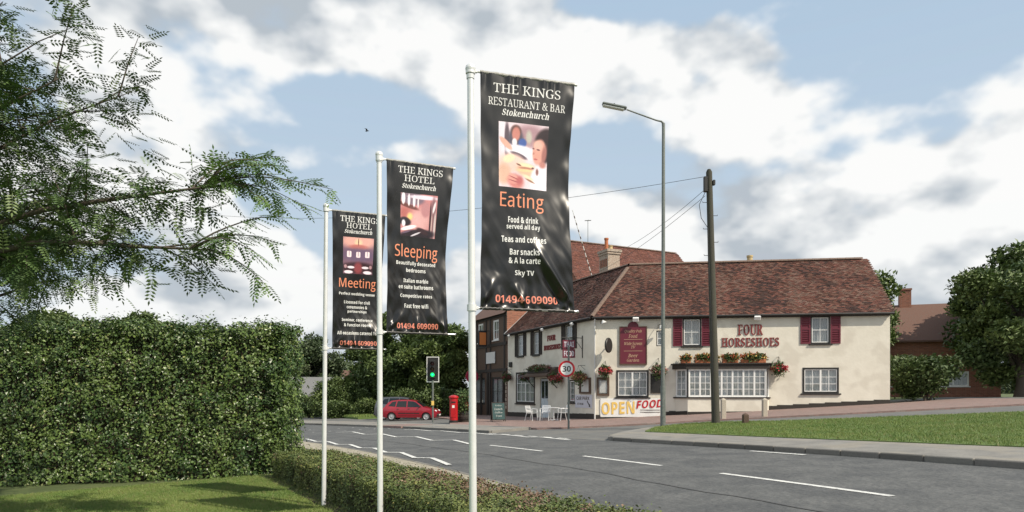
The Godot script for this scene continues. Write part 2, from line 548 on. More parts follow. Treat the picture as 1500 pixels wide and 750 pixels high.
func shrub(called: String, label: String, group: String, x: float, d: float, w: float, tall: float, dep: float, count: int, size: float, ca: Color, cb: Color, sd: int) -> void:
	var r := RandomNumberGenerator.new(); r.seed = sd
	var root := thing(called, label, "shrub", P(x, d, -0.12), 0, group)
	var g := Geo.new()
	for k in 5:
		var e := Vector3(r.randf_range(-0.35, 0.35) * w, tall * r.randf_range(0.6, 0.85), r.randf_range(-0.3, 0.3) * dep)
		g.tube([Vector3(e.x * 0.1, 0, e.z * 0.1), e * Vector3(0.5, 0.55, 0.5), e], [0.05, 0.035, 0.012], 6, false)
	part("stem", g, M.bark, root)
	var lobes := []
	for k in 9:
		lobes.append([Vector3(r.randf_range(-0.36, 0.36) * w, r.randf_range(0.28, 0.72) * tall, r.randf_range(-0.34, 0.34) * dep), r.randf_range(0.20, 0.32), r.randf()])
	var xf := []
	var cols := []
	for k in count:
		var lb: Array = lobes[r.randi() % 9]
		var dir := Vector3(r.randfn(), r.randfn(), r.randfn()).normalized() * pow(r.randf(), 0.4)
		var q: Vector3 = lb[0] + Vector3(dir.x * w, dir.y * tall, dir.z * dep) * lb[1]
		q.y = maxf(q.y, 0.05)
		xf.append(Transform3D(Basis.from_euler(Vector3(r.randf_range(-0.6, 0.6), r.randf() * TAU, r.randf_range(-0.6, 0.6))).scaled(Vector3.ONE * size * r.randf_range(0.7, 1.3)), q))
		cols.append(ca.lerp(cb, clampf(lb[2] * 0.6 + r.randf() * 0.5, 0, 1)) * r.randf_range(0.8, 1.2))
	many("foliage", M.sprig, xf, cols, M.leaf, root)

# a clipped hedge: block of w (local x) by tall by dep (local z, front at +z), leaves in a shell around a twiggy core
func hedge(called: String, label: String, at: Vector3, turn: float, w: float, tall: float, dep: float, lift: Callable, count: int, leaf: ArrayMesh, mat: Material, tint: Callable, rough: float, sd: int) -> void:
	var r := RandomNumberGenerator.new(); r.seed = sd
	var fn := FastNoiseLite.new(); fn.seed = sd; fn.frequency = 1.1; fn.fractal_octaves = 3
	var root := thing(called, label, "hedge", at, turn)
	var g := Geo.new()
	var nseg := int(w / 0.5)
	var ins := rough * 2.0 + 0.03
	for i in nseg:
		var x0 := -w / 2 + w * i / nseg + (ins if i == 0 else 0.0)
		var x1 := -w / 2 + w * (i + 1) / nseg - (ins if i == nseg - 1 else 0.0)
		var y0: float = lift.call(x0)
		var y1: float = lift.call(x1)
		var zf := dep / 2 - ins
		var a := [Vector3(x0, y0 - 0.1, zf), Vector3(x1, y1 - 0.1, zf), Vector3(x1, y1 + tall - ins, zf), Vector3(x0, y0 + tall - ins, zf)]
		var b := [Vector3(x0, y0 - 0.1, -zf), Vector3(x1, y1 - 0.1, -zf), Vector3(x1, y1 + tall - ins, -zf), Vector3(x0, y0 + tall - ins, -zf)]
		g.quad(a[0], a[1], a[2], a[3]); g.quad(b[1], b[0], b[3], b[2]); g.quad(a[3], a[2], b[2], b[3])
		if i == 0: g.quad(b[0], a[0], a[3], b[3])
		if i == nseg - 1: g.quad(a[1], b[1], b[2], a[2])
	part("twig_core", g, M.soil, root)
	var areas := [w * dep, w * tall * 0.8, w * tall * 0.5, dep * tall, dep * tall]
	var sum := 0.0
	for q in areas: sum += q
	var xf := []
	var cols := []
	for k in count:
		var pick := r.randf() * sum
		var f := 0
		while f < 4 and pick > areas[f]:
			pick -= areas[f]; f += 1
		var p := Vector3.ZERO
		var nn := Vector3.UP
		var u := r.randf_range(-0.5, 0.5)
		var vv := r.randf()
		match f:
			0: p = Vector3(u * w, tall, (vv - 0.5) * dep)
			1: p = Vector3(u * w, vv * tall, dep / 2); nn = Vector3(0, 0.25, 1)
			2: p = Vector3(u * w, vv * tall, -dep / 2); nn = Vector3(0, 0.25, -1)
			3: p = Vector3(-w / 2, vv * tall, u * dep); nn = Vector3(-1, 0.25, 0)
			4: p = Vector3(w / 2, vv * tall, u * dep); nn = Vector3(1, 0.25, 0)
		# round the shoulders a little
		var ex := maxf(0.0, absf(p.z) - (dep / 2 - 0.12))
		if f == 0: p.y -= ex * ex * 4.0
		var bump := fn.get_noise_3dv(p * 1.6 + at) * rough * 2.0
		var inside := -pow(r.randf(), 1.7) * rough * (2.4 if f == 0 else 3.4) + (r.randf() * rough * 1.9 if r.randf() < 0.08 else 0.0)
		p += nn.normalized() * (bump + inside)
		var out := (nn.normalized() + Vector3(r.randf_range(-1, 1), r.randf_range(-0.5, 1), r.randf_range(-1, 1)) * 0.9).normalized()
		var side := out.cross(Vector3(r.randf_range(-1, 1), r.randf_range(-1, 1), r.randf_range(-1, 1))).normalized()
		var s := r.randf_range(0.5, 1.5)
		p.y = maxf(p.y, 0.02)
		var col: Color = tint.call(p, r)
		p.y += lift.call(p.x)
		xf.append(Transform3D(Basis(out.cross(side), out, side).scaled(Vector3.ONE * s), p))
		cols.append(col)
	var fo := many("foliage", leaf, xf, cols, mat, root)
	fo.set_meta("kind", "stuff")

func grass_tufts(called: String, label: String, inside: Callable, lo: Vector2, hi: Vector2, count: int, blade: float, up: float, sd: int) -> void:
	var r := RandomNumberGenerator.new(); r.seed = sd
	var fn := FastNoiseLite.new(); fn.seed = sd; fn.frequency = 0.5
	var g := Geo.new()
	for k in 5:
		var an := r.randf() * TAU
		var lean := Vector3(cos(an), 0, sin(an)) * r.randf_range(0.2, 0.6) * blade
		var o := Vector3(r.randf_range(-1, 1), 0, r.randf_range(-1, 1)) * blade * 0.5
		var sd2 := Vector3(-sin(an), 0, cos(an)) * blade * 0.09
		g.tri(o - sd2, o + sd2, o + lean + Vector3(0, blade * r.randf_range(0.7, 1.1), 0))
	var m := g.mesh()
	var xf := []
	var cols := []
	while xf.size() < count:
		var p := Vector2(r.randf_range(lo.x, hi.x), r.randf_range(lo.y, hi.y))
		if not inside.call(p): continue
		xf.append(Transform3D(Basis(Vector3.UP, r.randf() * TAU).scaled(Vector3.ONE * r.randf_range(0.6, 1.25)), P(p.x, p.y, up - 0.005)))
		var k := clampf(0.5 + fn.get_noise_2dv(p) * 0.8 + r.randf_range(-0.3, 0.3), 0, 1)
		var c := Color(0.11, 0.185, 0.035).lerp(Color(0.19, 0.24, 0.06), k)
		if r.randf() < 0.05: c = Color(0.26, 0.22, 0.10)
		cols.append(c)
	var o2 := many(numbered(called), m, xf, cols, M.grass, self)
	tag(o2, label, "grass", "", "stuff")

# ---------------------------------------------------------------- sky: air and clouds
func cloud_sky() -> PanoramaSkyMaterial:
	var W := 3072
	var Hh := 1536
	var fa := FastNoiseLite.new(); fa.seed = 41; fa.frequency = 2.1; fa.fractal_octaves = 7; fa.fractal_gain = 0.55
	var fb := FastNoiseLite.new(); fb.seed = 77; fb.frequency = 5.5; fb.fractal_octaves = 4
	# heaps of cloud and gaps of blue in front: across, up (as slopes), half sizes, amount
	var heaps := [
		[-0.19, 0.545, 0.21, 0.062, 0.75], [0.01, 0.51, 0.13, 0.055, 0.7], [-0.32, 0.545, 0.10, 0.055, 0.75], [-0.26, 0.50, 0.10, 0.035, 0.45], [0.16, 0.48, 0.12, 0.06, 0.45], [0.30, 0.50, 0.08, 0.06, 0.55],
		[0.35, 0.43, 0.07, 0.10, 0.55], [0.24, 0.40, 0.15, 0.05, 0.35], [-0.20, 0.355, 0.05, 0.03, 0.34], [0.12, 0.27, 0.07, 0.055, 0.75], [0.25, 0.265, 0.12, 0.055, 0.65],
		[0.35, 0.25, 0.08, 0.05, 0.7], [0.25, 0.19, 0.2, 0.03, 0.3], [-0.32, 0.18, 0.08, 0.055, 0.7], [-0.33, 0.115, 0.10, 0.03, 0.45], [-0.06, 0.17, 0.06, 0.05, 0.55], [-0.22, 0.09, 0.25, 0.03, 0.30], [-0.31, 0.335, 0.035, 0.02, 0.22],
		[-0.24, 0.40, 0.20, 0.055, -0.75], [-0.14, 0.27, 0.16, 0.06, -0.65], [-0.30, 0.27, 0.08, 0.04, -0.4], [0.13, 0.345, 0.07, 0.035, -0.5], [0.34, 0.325, 0.07, 0.025, -0.30], [0.02, 0.40, 0.10, 0.04, -0.2], [0.27, 0.575, 0.07, 0.02, -0.6], [0.30, 0.17, 0.05, 0.02, -0.25]]
	var im := Image.create(W, Hh, false, Image.FORMAT_RGB8)
	im.fill(Color(0.30, 0.32, 0.28).linear_to_srgb())
	for y in int(Hh * 0.53):
		var el := PI * (0.5 - (y + 0.5) / Hh)
		for x in W:
			var az := wrapf(TAU * (x + 0.5) / W, -PI, PI)
			var dir := Vector3(cos(el) * sin(az), sin(el), -cos(el) * cos(az))
			var up := clampf(dir.y, 0.0, 1.0)
			var air := Color(0.66, 0.74, 0.80).lerp(Color(0.35, 0.50, 0.68), clampf(pow(up, 0.62) * 1.18, 0, 1))
			var q := dir * Vector3(1, 1.75, 1)
			var dens := fa.get_noise_3dv(q) * 0.85 + fb.get_noise_3dv(q) * 0.34
			var bias := 0.12
			if dir.z < -0.2:
				var sx := dir.x / -dir.z
				var sy := dir.y / -dir.z
				var front := smoothstep(0.62, 0.42, absf(sx))
				if front > 0 and sy < 0.75:
					var b := 0.0
					for h in heaps:
						var ex: float = (sx - h[0]) / h[2]
						var ey: float = (sy - h[1]) / h[3]
						var e2 := ex * ex + ey * ey
						if e2 < 6.0: b += h[4] * exp(-e2)
					if b < 0.0: b *= 0.62
					bias = lerpf(bias, minf(b, 0.55) * 0.80 + 0.02, front * smoothstep(0.75, 0.62, sy))
			dens += bias
			var cover := smoothstep(-0.03, 0.24, dens)
			var c := air
			if cover > 0.0:
				# thick cloud turns grey where more cloud lies towards the sun above it
				var above := fa.get_noise_3dv(q + Vector3(0.045, 0.075, 0.03)) * 0.85 + fb.get_noise_3dv(q + Vector3(0.045, 0.075, 0.03)) * 0.34 + bias
				var lit := clampf(0.70 + (dens - above) * 3.0 - maxf(0.0, dens - 0.42) * 0.45, 0, 1)
				var body := Color(0.47, 0.52, 0.57).lerp(Color(0.97, 0.97, 0.955), lit)
				c = air.lerp(body, cover * 0.96)
			c = c.lerp(Color(0.70, 0.76, 0.80), 0.6 * exp(-up * 16.0))
			im.set_pixel(x, y, c.linear_to_srgb())
	var sm := PanoramaSkyMaterial.new()
	sm.panorama = ImageTexture.create_from_image(im)
	return sm

# ---------------------------------------------------------------- banners
func blob(im: Image, o: Vector2, s: Vector2, e: Array) -> void:       # one soft patch of colour of a printed picture: [x, y, rx, ry, turn, colour, softness], all of 0..1 of the picture
	var cx: float = e[0] * s.x
	var cy: float = e[1] * s.y
	var rx: float = e[2] * s.x
	var ry: float = e[3] * s.y
	var m := maxf(rx, ry) * 1.3
	var ca := cos(float(e[4]))
	var sa := sin(float(e[4]))
	for y in range(maxi(0, int(cy - m)), mini(int(s.y), int(cy + m) + 1)):
		for x in range(maxi(0, int(cx - m)), mini(int(s.x), int(cx + m) + 1)):
			var dx := x - cx
			var dy := y - cy
			var q2 := Vector2((dx * ca + dy * sa) / rx, (-dx * sa + dy * ca) / ry)
			var q := q2.length() if e.size() < 8 else pow(pow(absf(q2.x), 6.0) + pow(absf(q2.y), 6.0), 1.0 / 6.0)
			var k := smoothstep(1.0 + e[6], 1.0 - e[6], q)
			if k > 0:
				im.set_pixel(int(o.x) + x, int(o.y) + y, im.get_pixel(int(o.x) + x, int(o.y) + y).lerp(e[5], k))

func picture(im: Image, o: Vector2, s: Vector2, base: Color, patches: Array, sd: int) -> void:
	im.fill_rect(Rect2i(int(o.x), int(o.y), int(s.x), int(s.y)), base)
	for e in patches: blob(im, o, s, e)
	var r := RandomNumberGenerator.new(); r.seed = sd
	for y in int(s.y):
		for x in int(s.x):
			var c := im.get_pixel(int(o.x) + x, int(o.y) + y)
			var k := r.randf_range(0.94, 1.06)
			im.set_pixel(int(o.x) + x, int(o.y) + y, Color(c.r * k, c.g * k, c.b * k))

const BW := 448
const BH := 1072
func banner_print(which: int) -> ImageTexture:
	var im := Image.create(BW, BH, false, Image.FORMAT_RGB8)
	var r := RandomNumberGenerator.new(); r.seed = which
	im.fill(Color(0.095, 0.095, 0.10))
	var wh := Color(0.92, 0.92, 0.91)
	var sal := Color(0.92, 0.58, 0.44)
	var num := Color(0.90, 0.55, 0.47)
	if which == 3:
		print_text(im, "THE KINGS", "serif", 220, 60, 320, 42, wh)
		print_text(im, "RESTAURANT & BAR", "serif", 222, 122, 372, 36, wh)
		print_text(im, "Stokenchurch", "serif_bold", 214, 166, 228, 32, wh, 0.22)
		var skin := Color(0.86, 0.63, 0.58)
		picture(im, Vector2(86, 212), Vector2(246, 300), Color(0.90, 0.82, 0.86), [
			[0.62, 0.18, 0.30, 0.18, 0.0, Color(0.66, 0.52, 0.56), 0.4], [0.60, 0.20, 0.06, 0.10, 0.0, Color(0.72, 0.70, 0.66), 0.5], [0.08, 0.2, 0.10, 0.25, 0.0, Color(0.88, 0.85, 0.90), 0.3],
			[0.16, 0.30, 0.05, 0.30, 0.0, Color(0.32, 0.25, 0.30), 0.3], [0.33, 0.24, 0.15, 0.16, 0.0, Color(0.30, 0.27, 0.33), 0.3], [0.47, 0.30, 0.08, 0.07, 0.3, Color(0.20, 0.33, 0.62), 0.3],
			[0.34, 0.12, 0.10, 0.09, 0.0, Color(0.34, 0.22, 0.20), 0.25], [0.34, 0.17, 0.08, 0.11, 0.1, Color(0.76, 0.48, 0.44), 0.25], [0.31, 0.30, 0.05, 0.06, 0.0, Color(0.90, 0.88, 0.90), 0.3],
			[0.45, 0.44, 0.36, 0.10, 0.12, Color(0.93, 0.91, 0.96), 0.25], [0.14, 0.33, 0.16, 0.045, 0.75, Color(0.88, 0.66, 0.60), 0.25], [0.40, 0.50, 0.17, 0.035, 0.3, Color(0.26, 0.20, 0.26), 0.3],
			[0.26, 0.62, 0.28, 0.14, 0.0, Color(0.93, 0.78, 0.74), 0.3], [0.20, 0.56, 0.12, 0.06, -0.4, Color(0.95, 0.85, 0.72), 0.3], [0.10, 0.80, 0.14, 0.16, 0.0, Color(0.86, 0.70, 0.62), 0.35],
			[0.58, 0.72, 0.22, 0.10, 0.1, Color(0.90, 0.72, 0.62), 0.3], [0.56, 0.64, 0.16, 0.030, 0.08, Color(0.93, 0.86, 0.72), 0.5], [0.56, 0.685, 0.15, 0.020, 0.02, Color(0.72, 0.50, 0.42), 0.5], [0.54, 0.72, 0.17, 0.022, -0.03, Color(0.93, 0.80, 0.62), 0.5], [0.40, 0.64, 0.05, 0.012, 0.3, Color(0.45, 0.32, 0.26), 0.5], [0.70, 0.67, 0.03, 0.014, 0.0, Color(0.35, 0.24, 0.22), 0.5],
			[0.85, 0.84, 0.20, 0.24, 0.2, Color(0.93, 0.90, 0.95), 0.2], [0.95, 0.30, 0.24, 0.27, 0.2, Color(0.20, 0.14, 0.15), 0.15], [0.82, 0.41, 0.135, 0.20, 0.15, skin, 0.15], [0.79, 0.31, 0.10, 0.08, 0.3, Color(0.90, 0.70, 0.65), 0.4], [0.93, 0.44, 0.05, 0.14, 0.1, Color(0.66, 0.44, 0.42), 0.5], [0.90, 0.60, 0.07, 0.05, 0.0, Color(0.76, 0.52, 0.49), 0.5],
			[0.80, 0.375, 0.035, 0.012, 0.1, Color(0.42, 0.27, 0.26), 0.6], [0.70, 0.365, 0.02, 0.010, 0.1, Color(0.45, 0.29, 0.28), 0.6], [0.705, 0.44, 0.018, 0.018, 0.0, Color(0.74, 0.50, 0.46), 0.6], [0.75, 0.525, 0.04, 0.013, 0.05, Color(0.72, 0.40, 0.41), 0.6],
			[0.34, 0.90, 0.17, 0.11, 0.25, Color(0.80, 0.50, 0.48), 0.35], [0.30, 0.82, 0.10, 0.022, 0.35, Color(0.88, 0.64, 0.60), 0.4], [0.28, 0.87, 0.10, 0.022, 0.25, Color(0.86, 0.60, 0.56), 0.4], [0.28, 0.92, 0.09, 0.022, 0.15, Color(0.84, 0.57, 0.54), 0.4], [0.42, 0.88, 0.06, 0.06, 0.4, Color(0.74, 0.40, 0.41), 0.6], [0.30, 0.845, 0.09, 0.007, 0.3, Color(0.62, 0.32, 0.33), 0.5], [0.29, 0.895, 0.09, 0.007, 0.2, Color(0.60, 0.30, 0.32), 0.5], [0.60, 0.82, 0.12, 0.025, 0.35, Color(0.93, 0.86, 0.74), 0.5], [0.64, 0.87, 0.10, 0.014, 0.35, Color(0.62, 0.46, 0.36), 0.5], [0.79, 0.72, 0.03, 0.05, 0.0, Color(0.55, 0.38, 0.36), 0.5]], 9)
		print_text(im, "Eating", "sans", 204, 578, 224, 88, sal)
		for t in [["Food & drink", 658, 152, 30], ["served all day", 694, 168, 32], ["Teas and coffees", 750, 222, 30], ["Bar snacks", 808, 142, 30], ["& A la carte", 848, 152, 28], ["Sky TV", 908, 92, 32]]:
			print_text(im, t[0], "sans_bold", 210, t[1], t[2], t[3], wh)
		print_text(im, "01494 609090", "sans_bold", 218, 1028, 300, 36, num)
	elif which == 2:
		print_text(im, "THE KINGS", "serif", 226, 46, 300, 42, wh)
		print_text(im, "HOTEL", "serif", 220, 98, 204, 40, wh)
		print_text(im, "Stokenchurch", "serif_bold", 218, 146, 232, 32, wh, 0.22)
		var dk := Color(0.17, 0.13, 0.16)
		picture(im, Vector2(96, 192), Vector2(258, 272), Color(0.78, 0.52, 0.53), [
			[0.20, 0.48, 0.22, 0.16, 0.3, Color(0.72, 0.42, 0.40), 0.4], [0.52, 0.62, 0.30, 0.26, 0.2, Color(0.86, 0.66, 0.66), 0.5], [0.68, 0.35, 0.12, 0.18, 0.0, Color(0.74, 0.52, 0.54), 0.25], [0.25, 0.54, 0.07, 0.08, 0.2, Color(0.96, 0.82, 0.52), 0.6],
			[0.18, 0.28, 0.30, 0.05, 0.28, Color(0.42, 0.24, 0.22), 0.3], [0.30, 0.10, 0.34, 0.16, 0.10, Color(0.50, 0.42, 0.48), 0.2],
			[0.07, 0.12, 0.05, 0.14, 0.0, Color(0.95, 0.93, 0.96), 0.2], [0.22, 0.15, 0.035, 0.14, 0.0, Color(0.95, 0.92, 0.95), 0.2], [0.36, 0.17, 0.035, 0.14, 0.0, Color(0.93, 0.90, 0.94), 0.2], [0.47, 0.20, 0.02, 0.12, 0.0, Color(0.90, 0.86, 0.88), 0.2], [0.62, 0.07, 0.40, 0.05, 0.0, Color(0.92, 0.86, 0.92), 0.3],
			[0.90, 0.55, 0.08, 0.5, 0.0, Color(0.52, 0.38, 0.40), 0.25], [0.82, 0.6, 0.022, 0.42, 0.0, Color(0.24, 0.15, 0.17), 0.3], [0.92, 0.28, 0.03, 0.14, 0.2, Color(0.90, 0.86, 0.88), 0.3], [0.96, 0.7, 0.03, 0.3, 0.0, Color(0.80, 0.74, 0.74), 0.3], [0.87, 0.72, 0.015, 0.28, 0.0, Color(0.82, 0.70, 0.68), 0.3],
			[0.12, 0.66, 0.16, 0.10, 0.2, dk, 0.25], [0.08, 0.70, 0.05, 0.08, 0.0, Color(0.92, 0.90, 0.94), 0.3], [0.22, 0.80, 0.22, 0.045, -0.25, Color(0.95, 0.94, 0.96), 0.2], [0.45, 0.96, 0.52, 0.13, -0.12, dk, 0.2], [0.62, 0.86, 0.18, 0.06, 0.3, Color(0.22, 0.14, 0.16), 0.3], [0.42, 0.94, 0.16, 0.02, -0.4, Color(0.85, 0.82, 0.86), 0.3], [0.16, 0.90, 0.14, 0.02, -0.3, Color(0.42, 0.34, 0.42), 0.4]], 10)
		print_text(im, "Sleeping", "sans", 218, 566, 326, 104, sal)
		for t in [["Beautifully decorated", 636, 300, 32], ["bedrooms", 676, 150, 26], ["Italian marble", 742, 190, 26], ["en suite bathrooms", 782, 262, 28], ["Competitive rates", 842, 240, 30], ["Fast free wifi", 902, 176, 28]]:
			print_text(im, t[0], "sans_bold", 216, t[1], t[2], t[3], wh)
		print_text(im, "01494 609090", "sans_bold", 222, 1030, 300, 36, num)
	else:
		print_text(im, "THE KINGS", "serif", 232, 52, 330, 46, wh)
		print_text(im, "HOTEL", "serif", 226, 104, 216, 42, wh)
		print_text(im, "Stokenchurch", "serif_bold", 220, 150, 238, 32, wh, 0.22)
		picture(im, Vector2(92, 196), Vector2(266, 288), Color(0.50, 0.38, 0.44), [
			[0.5, 0.10, 0.6, 0.20, 0.0, Color(0.88, 0.66, 0.62), 0.4], [0.5, 0.14, 0.12, 0.10, 0.0, Color(0.95, 0.80, 0.66), 0.5], [0.5, 0.26, 0.3, 0.07, 0.0, Color(0.74, 0.44, 0.42), 0.4], [0.5, 0.12, 0.015, 0.10, 0.0, Color(0.45, 0.26, 0.24), 0.4], [0.5, 0.48, 0.6, 0.18, 0.0, Color(0.42, 0.34, 0.44), 0.4],
			[0.20, 0.46, 0.075, 0.085, 0.0, Color(0.95, 0.88, 0.90), 0.1, 1], [0.50, 0.47, 0.07, 0.08, 0.0, Color(0.95, 0.88, 0.90), 0.1, 1], [0.80, 0.46, 0.075, 0.085, 0.0, Color(0.95, 0.88, 0.90), 0.1, 1], [0.20, 0.44, 0.010, 0.07, 0.0, Color(0.60, 0.48, 0.56), 0.3, 1], [0.50, 0.45, 0.010, 0.07, 0.0, Color(0.60, 0.48, 0.56), 0.3, 1], [0.80, 0.44, 0.010, 0.07, 0.0, Color(0.60, 0.48, 0.56), 0.3, 1],
			[0.5, 0.84, 0.62, 0.16, 0.0, Color(0.22, 0.13, 0.16), 0.3], [0.50, 0.84, 0.14, 0.16, 0.0, Color(0.55, 0.26, 0.28), 0.4], [0.26, 0.82, 0.12, 0.035, 0.0, Color(0.93, 0.88, 0.92), 0.2], [0.74, 0.82, 0.12, 0.035, 0.0, Color(0.93, 0.88, 0.92), 0.2], [0.18, 0.95, 0.15, 0.045, 0.0, Color(0.95, 0.90, 0.94), 0.2], [0.82, 0.95, 0.15, 0.045, 0.0, Color(0.95, 0.90, 0.94), 0.2], [0.08, 0.80, 0.05, 0.05, 0.0, Color(0.70, 0.55, 0.58), 0.3], [0.92, 0.80, 0.05, 0.05, 0.0, Color(0.70, 0.55, 0.58), 0.3]], 11)
		print_text(im, "Meeting", "sans", 226, 566, 338, 96, sal)
		for t in [["Perfect wedding venue", 644, 332, 30], ["Licensed for civil", 706, 240, 26], ["ceremonies &", 744, 190, 26], ["partnerships", 782, 176, 28], ["Seminar, conference", 848, 280, 28], ["& function rooms", 886, 240, 26], ["All occasions catered for", 950, 360, 28]]:
			print_text(im, t[0], "sans_bold", 222, t[1], t[2], t[3], wh)
		print_text(im, "01494 609090", "sans_bold", 226, 1030, 320, 36, num)
	im.generate_mipmaps()
	return ImageTexture.create_from_image(im)

func fold(a: float, b: float, p: Vector2, q: Vector2, w0: float, w1: float, amp: float) -> float:   # a crease from p to q that widens from w0 to w1
	var pq := q - p
	var t := clampf((Vector2(a, b * 2.4) - Vector2(p.x, p.y * 2.4)).dot(Vector2(pq.x, pq.y * 2.4)) / Vector2(pq.x, pq.y * 2.4).length_squared(), 0, 1)
	var c := Vector2(p.x + pq.x * t, (p.y + pq.y * t) * 2.4)
	var ds := Vector2(a, b * 2.4).distance_to(c)
	var w := lerpf(w0, w1, t)
	return amp * exp(-ds * ds / (w * w)) * (1.0 - t * t * 0.9) * smoothstep(0.0, 0.2, t)

func banner_pole(x: float, d: float, top: float, b_top: float, b_bot: float, wid: float, turn: float, which: int, lean: float, taper: float, label_pole: String, label_banner: String, folds: Array) -> void:
	var base := P(x, d, -0.12)
	var hgt_all := top - base.y
	var po := thing("banner_pole", label_pole, "flagpole", base, 0, "banner poles by the hedge")
	var g := Geo.new()
	var lv := Vector3(lean, 1, 0)
	g.tube([Vector3.ZERO, lv * (b_bot - base.y), lv * (hgt_all - 0.05)], [0.034, 0.0315, 0.029], 20)
	part("shaft", g, M.alu, po)
	g = Geo.new()
	g.lathe([Vector2(0.034, -0.055), Vector2(0.036, -0.02), Vector2(0.022, -0.012), Vector2(0.03, 0.0), Vector2(0.043, 0.018), Vector2(0.046, 0.035), Vector2(0.041, 0.055), Vector2(0.026, 0.07), Vector2(0.0, 0.076)], 18, Transform3D(Basis(), lv * (hgt_all - 0.05)))
	part("finial", g, M.alu, po)
	var dirv := Vector3(cos(turn), 0, -sin(turn))
	var out := Vector3(sin(turn), 0, cos(turn))
	for yy in [b_top + 0.004, b_bot - 0.004]:
		var o: Vector3 = lv * (yy - base.y)
		g = Geo.new()
		g.lathe([Vector2(0.0325, -0.03), Vector2(0.042, -0.028), Vector2(0.042, 0.028), Vector2(0.0325, 0.03)], 16, Transform3D(Basis(), o))
		g.box(Transform3D(Basis(Vector3.UP, turn), o + dirv * 0.045), Vector3(0.035, 0.03, 0.024), 0.004)
		var br := part("bracket", g, M.alu, po)
		g = Geo.new()
		g.tube([o + dirv * 0.04, o + dirv * (0.085 + wid + 0.015)], [0.011, 0.011], 10)
		g.ball(o + dirv * (0.085 + wid + 0.018), Vector3.ONE * 0.015, 6, 8)
		part("arm", g, M.steel if yy < b_top else M.alu, br)
	# the banner, hung between the arms
	var o0 := base + lv * (b_top - base.y) + dirv * 0.085
	var hh := b_top - b_bot
	var bn := thing("banner", label_banner, "banner", o0 - Vector3(0, hh, 0), 0, "black banners on poles")
	var fn := FastNoiseLite.new(); fn.seed = which * 5; fn.frequency = 1.0; fn.fractal_octaves = 3
	var nr := 170
	var nc := 84
	var rows := []
	for i in nr + 1:
		var b := float(i) / nr
		var row := PackedVector3Array()
		var tight := sin(PI * b)
		for j in nc + 1:
			var a := float(j) / nc
			var xx := lerpf(0.012 * tight, 1.0 - taper * b - 0.072 * tight * (0.55 + 0.45 * b), a)
			var slack := smoothstep(0.0, 0.06, b) * smoothstep(1.0, 0.95, b)
			var z := 0.035 * sin(b * 4.2 + 0.6 + which) * tight * (0.3 + 0.7 * a) + 0.014 * sin(a * 5.0 + b * 9.0 + which) * tight
			z += fn.get_noise_2d(a * 1.5 + b * 1.2, b * 2.6 - a * 0.9 + which) * 0.034 * slack * (0.08 + 0.92 * b * b)
			var along := a * 0.62 + b * 1.9
			var across := a * 0.9 - b * 1.35
			z += fn.get_noise_2d(across * 5.5 + which * 9.0, along * 0.9) * 0.004 * slack * smoothstep(0.35, 0.95, b)
			for f in folds:
				z += fold(a, b, f[0], f[1], f[2], f[3], f[4])
			var pl := smoothstep(0.86, 0.985, b)
			z += pl * (1.0 - smoothstep(0.985, 1.0, b)) * 0.010 * (sin(a * 46.0 + which * 2.0 + sin(a * 13.0) * 2.0) + 0.6 * sin(a * 27.0 + which))
			var pt := smoothstep(0.09, 0.0, b)
			z += pt * 0.006 * sin(a * 52.0 + 2.0 * sin(a * 17.0))
			z += smoothstep(0.10, 0.0, absf(a - 0.03)) * 0.005 * sin(b * 33.0 + which) * slack
			z += smoothstep(0.08, 0.0, absf(a - 0.97)) * 0.006 * sin(b * 37.0 + which * 2.0) * slack
			row.append(Vector3(0, hh * (1.0 - b), 0) + dirv * (xx * wid) + out * (z + 0.012))
		rows.append(row)
	g = Geo.new()
	g.grid(rows)
	var vm := StandardMaterial3D.new()
	vm.albedo_texture = banner_print(which)
	vm.roughness = 0.32; vm.metallic_specular = 0.5
	vm.clearcoat_enabled = true; vm.clearcoat = 0.15; vm.clearcoat_roughness = 0.2
	vm.cull_mode = BaseMaterial3D.CULL_DISABLED
	part("printed_sheet", g, vm, bn)
	# hems that the arms run through
	for e in 2:
		g = Geo.new()
		var pts := []
		var rad := []
		var r := RandomNumberGenerator.new(); r.seed = which * 3 + e
		for j in 41:
			pts.append(Vector3(0, hh + 0.003 if e == 0 else -0.003, 0) + dirv * (wid * j / 40.0 * (1.0 if e == 0 else 1.0 - taper)) + Vector3(0, r.randf_range(-0.002, 0.002), 0))
			rad.append(0.0155 + r.randf_range(-0.0012, 0.0015))
		g.tube(pts, rad, 10)
		part("hem", g, M.hem if e == 0 else M.hem_dark, bn)

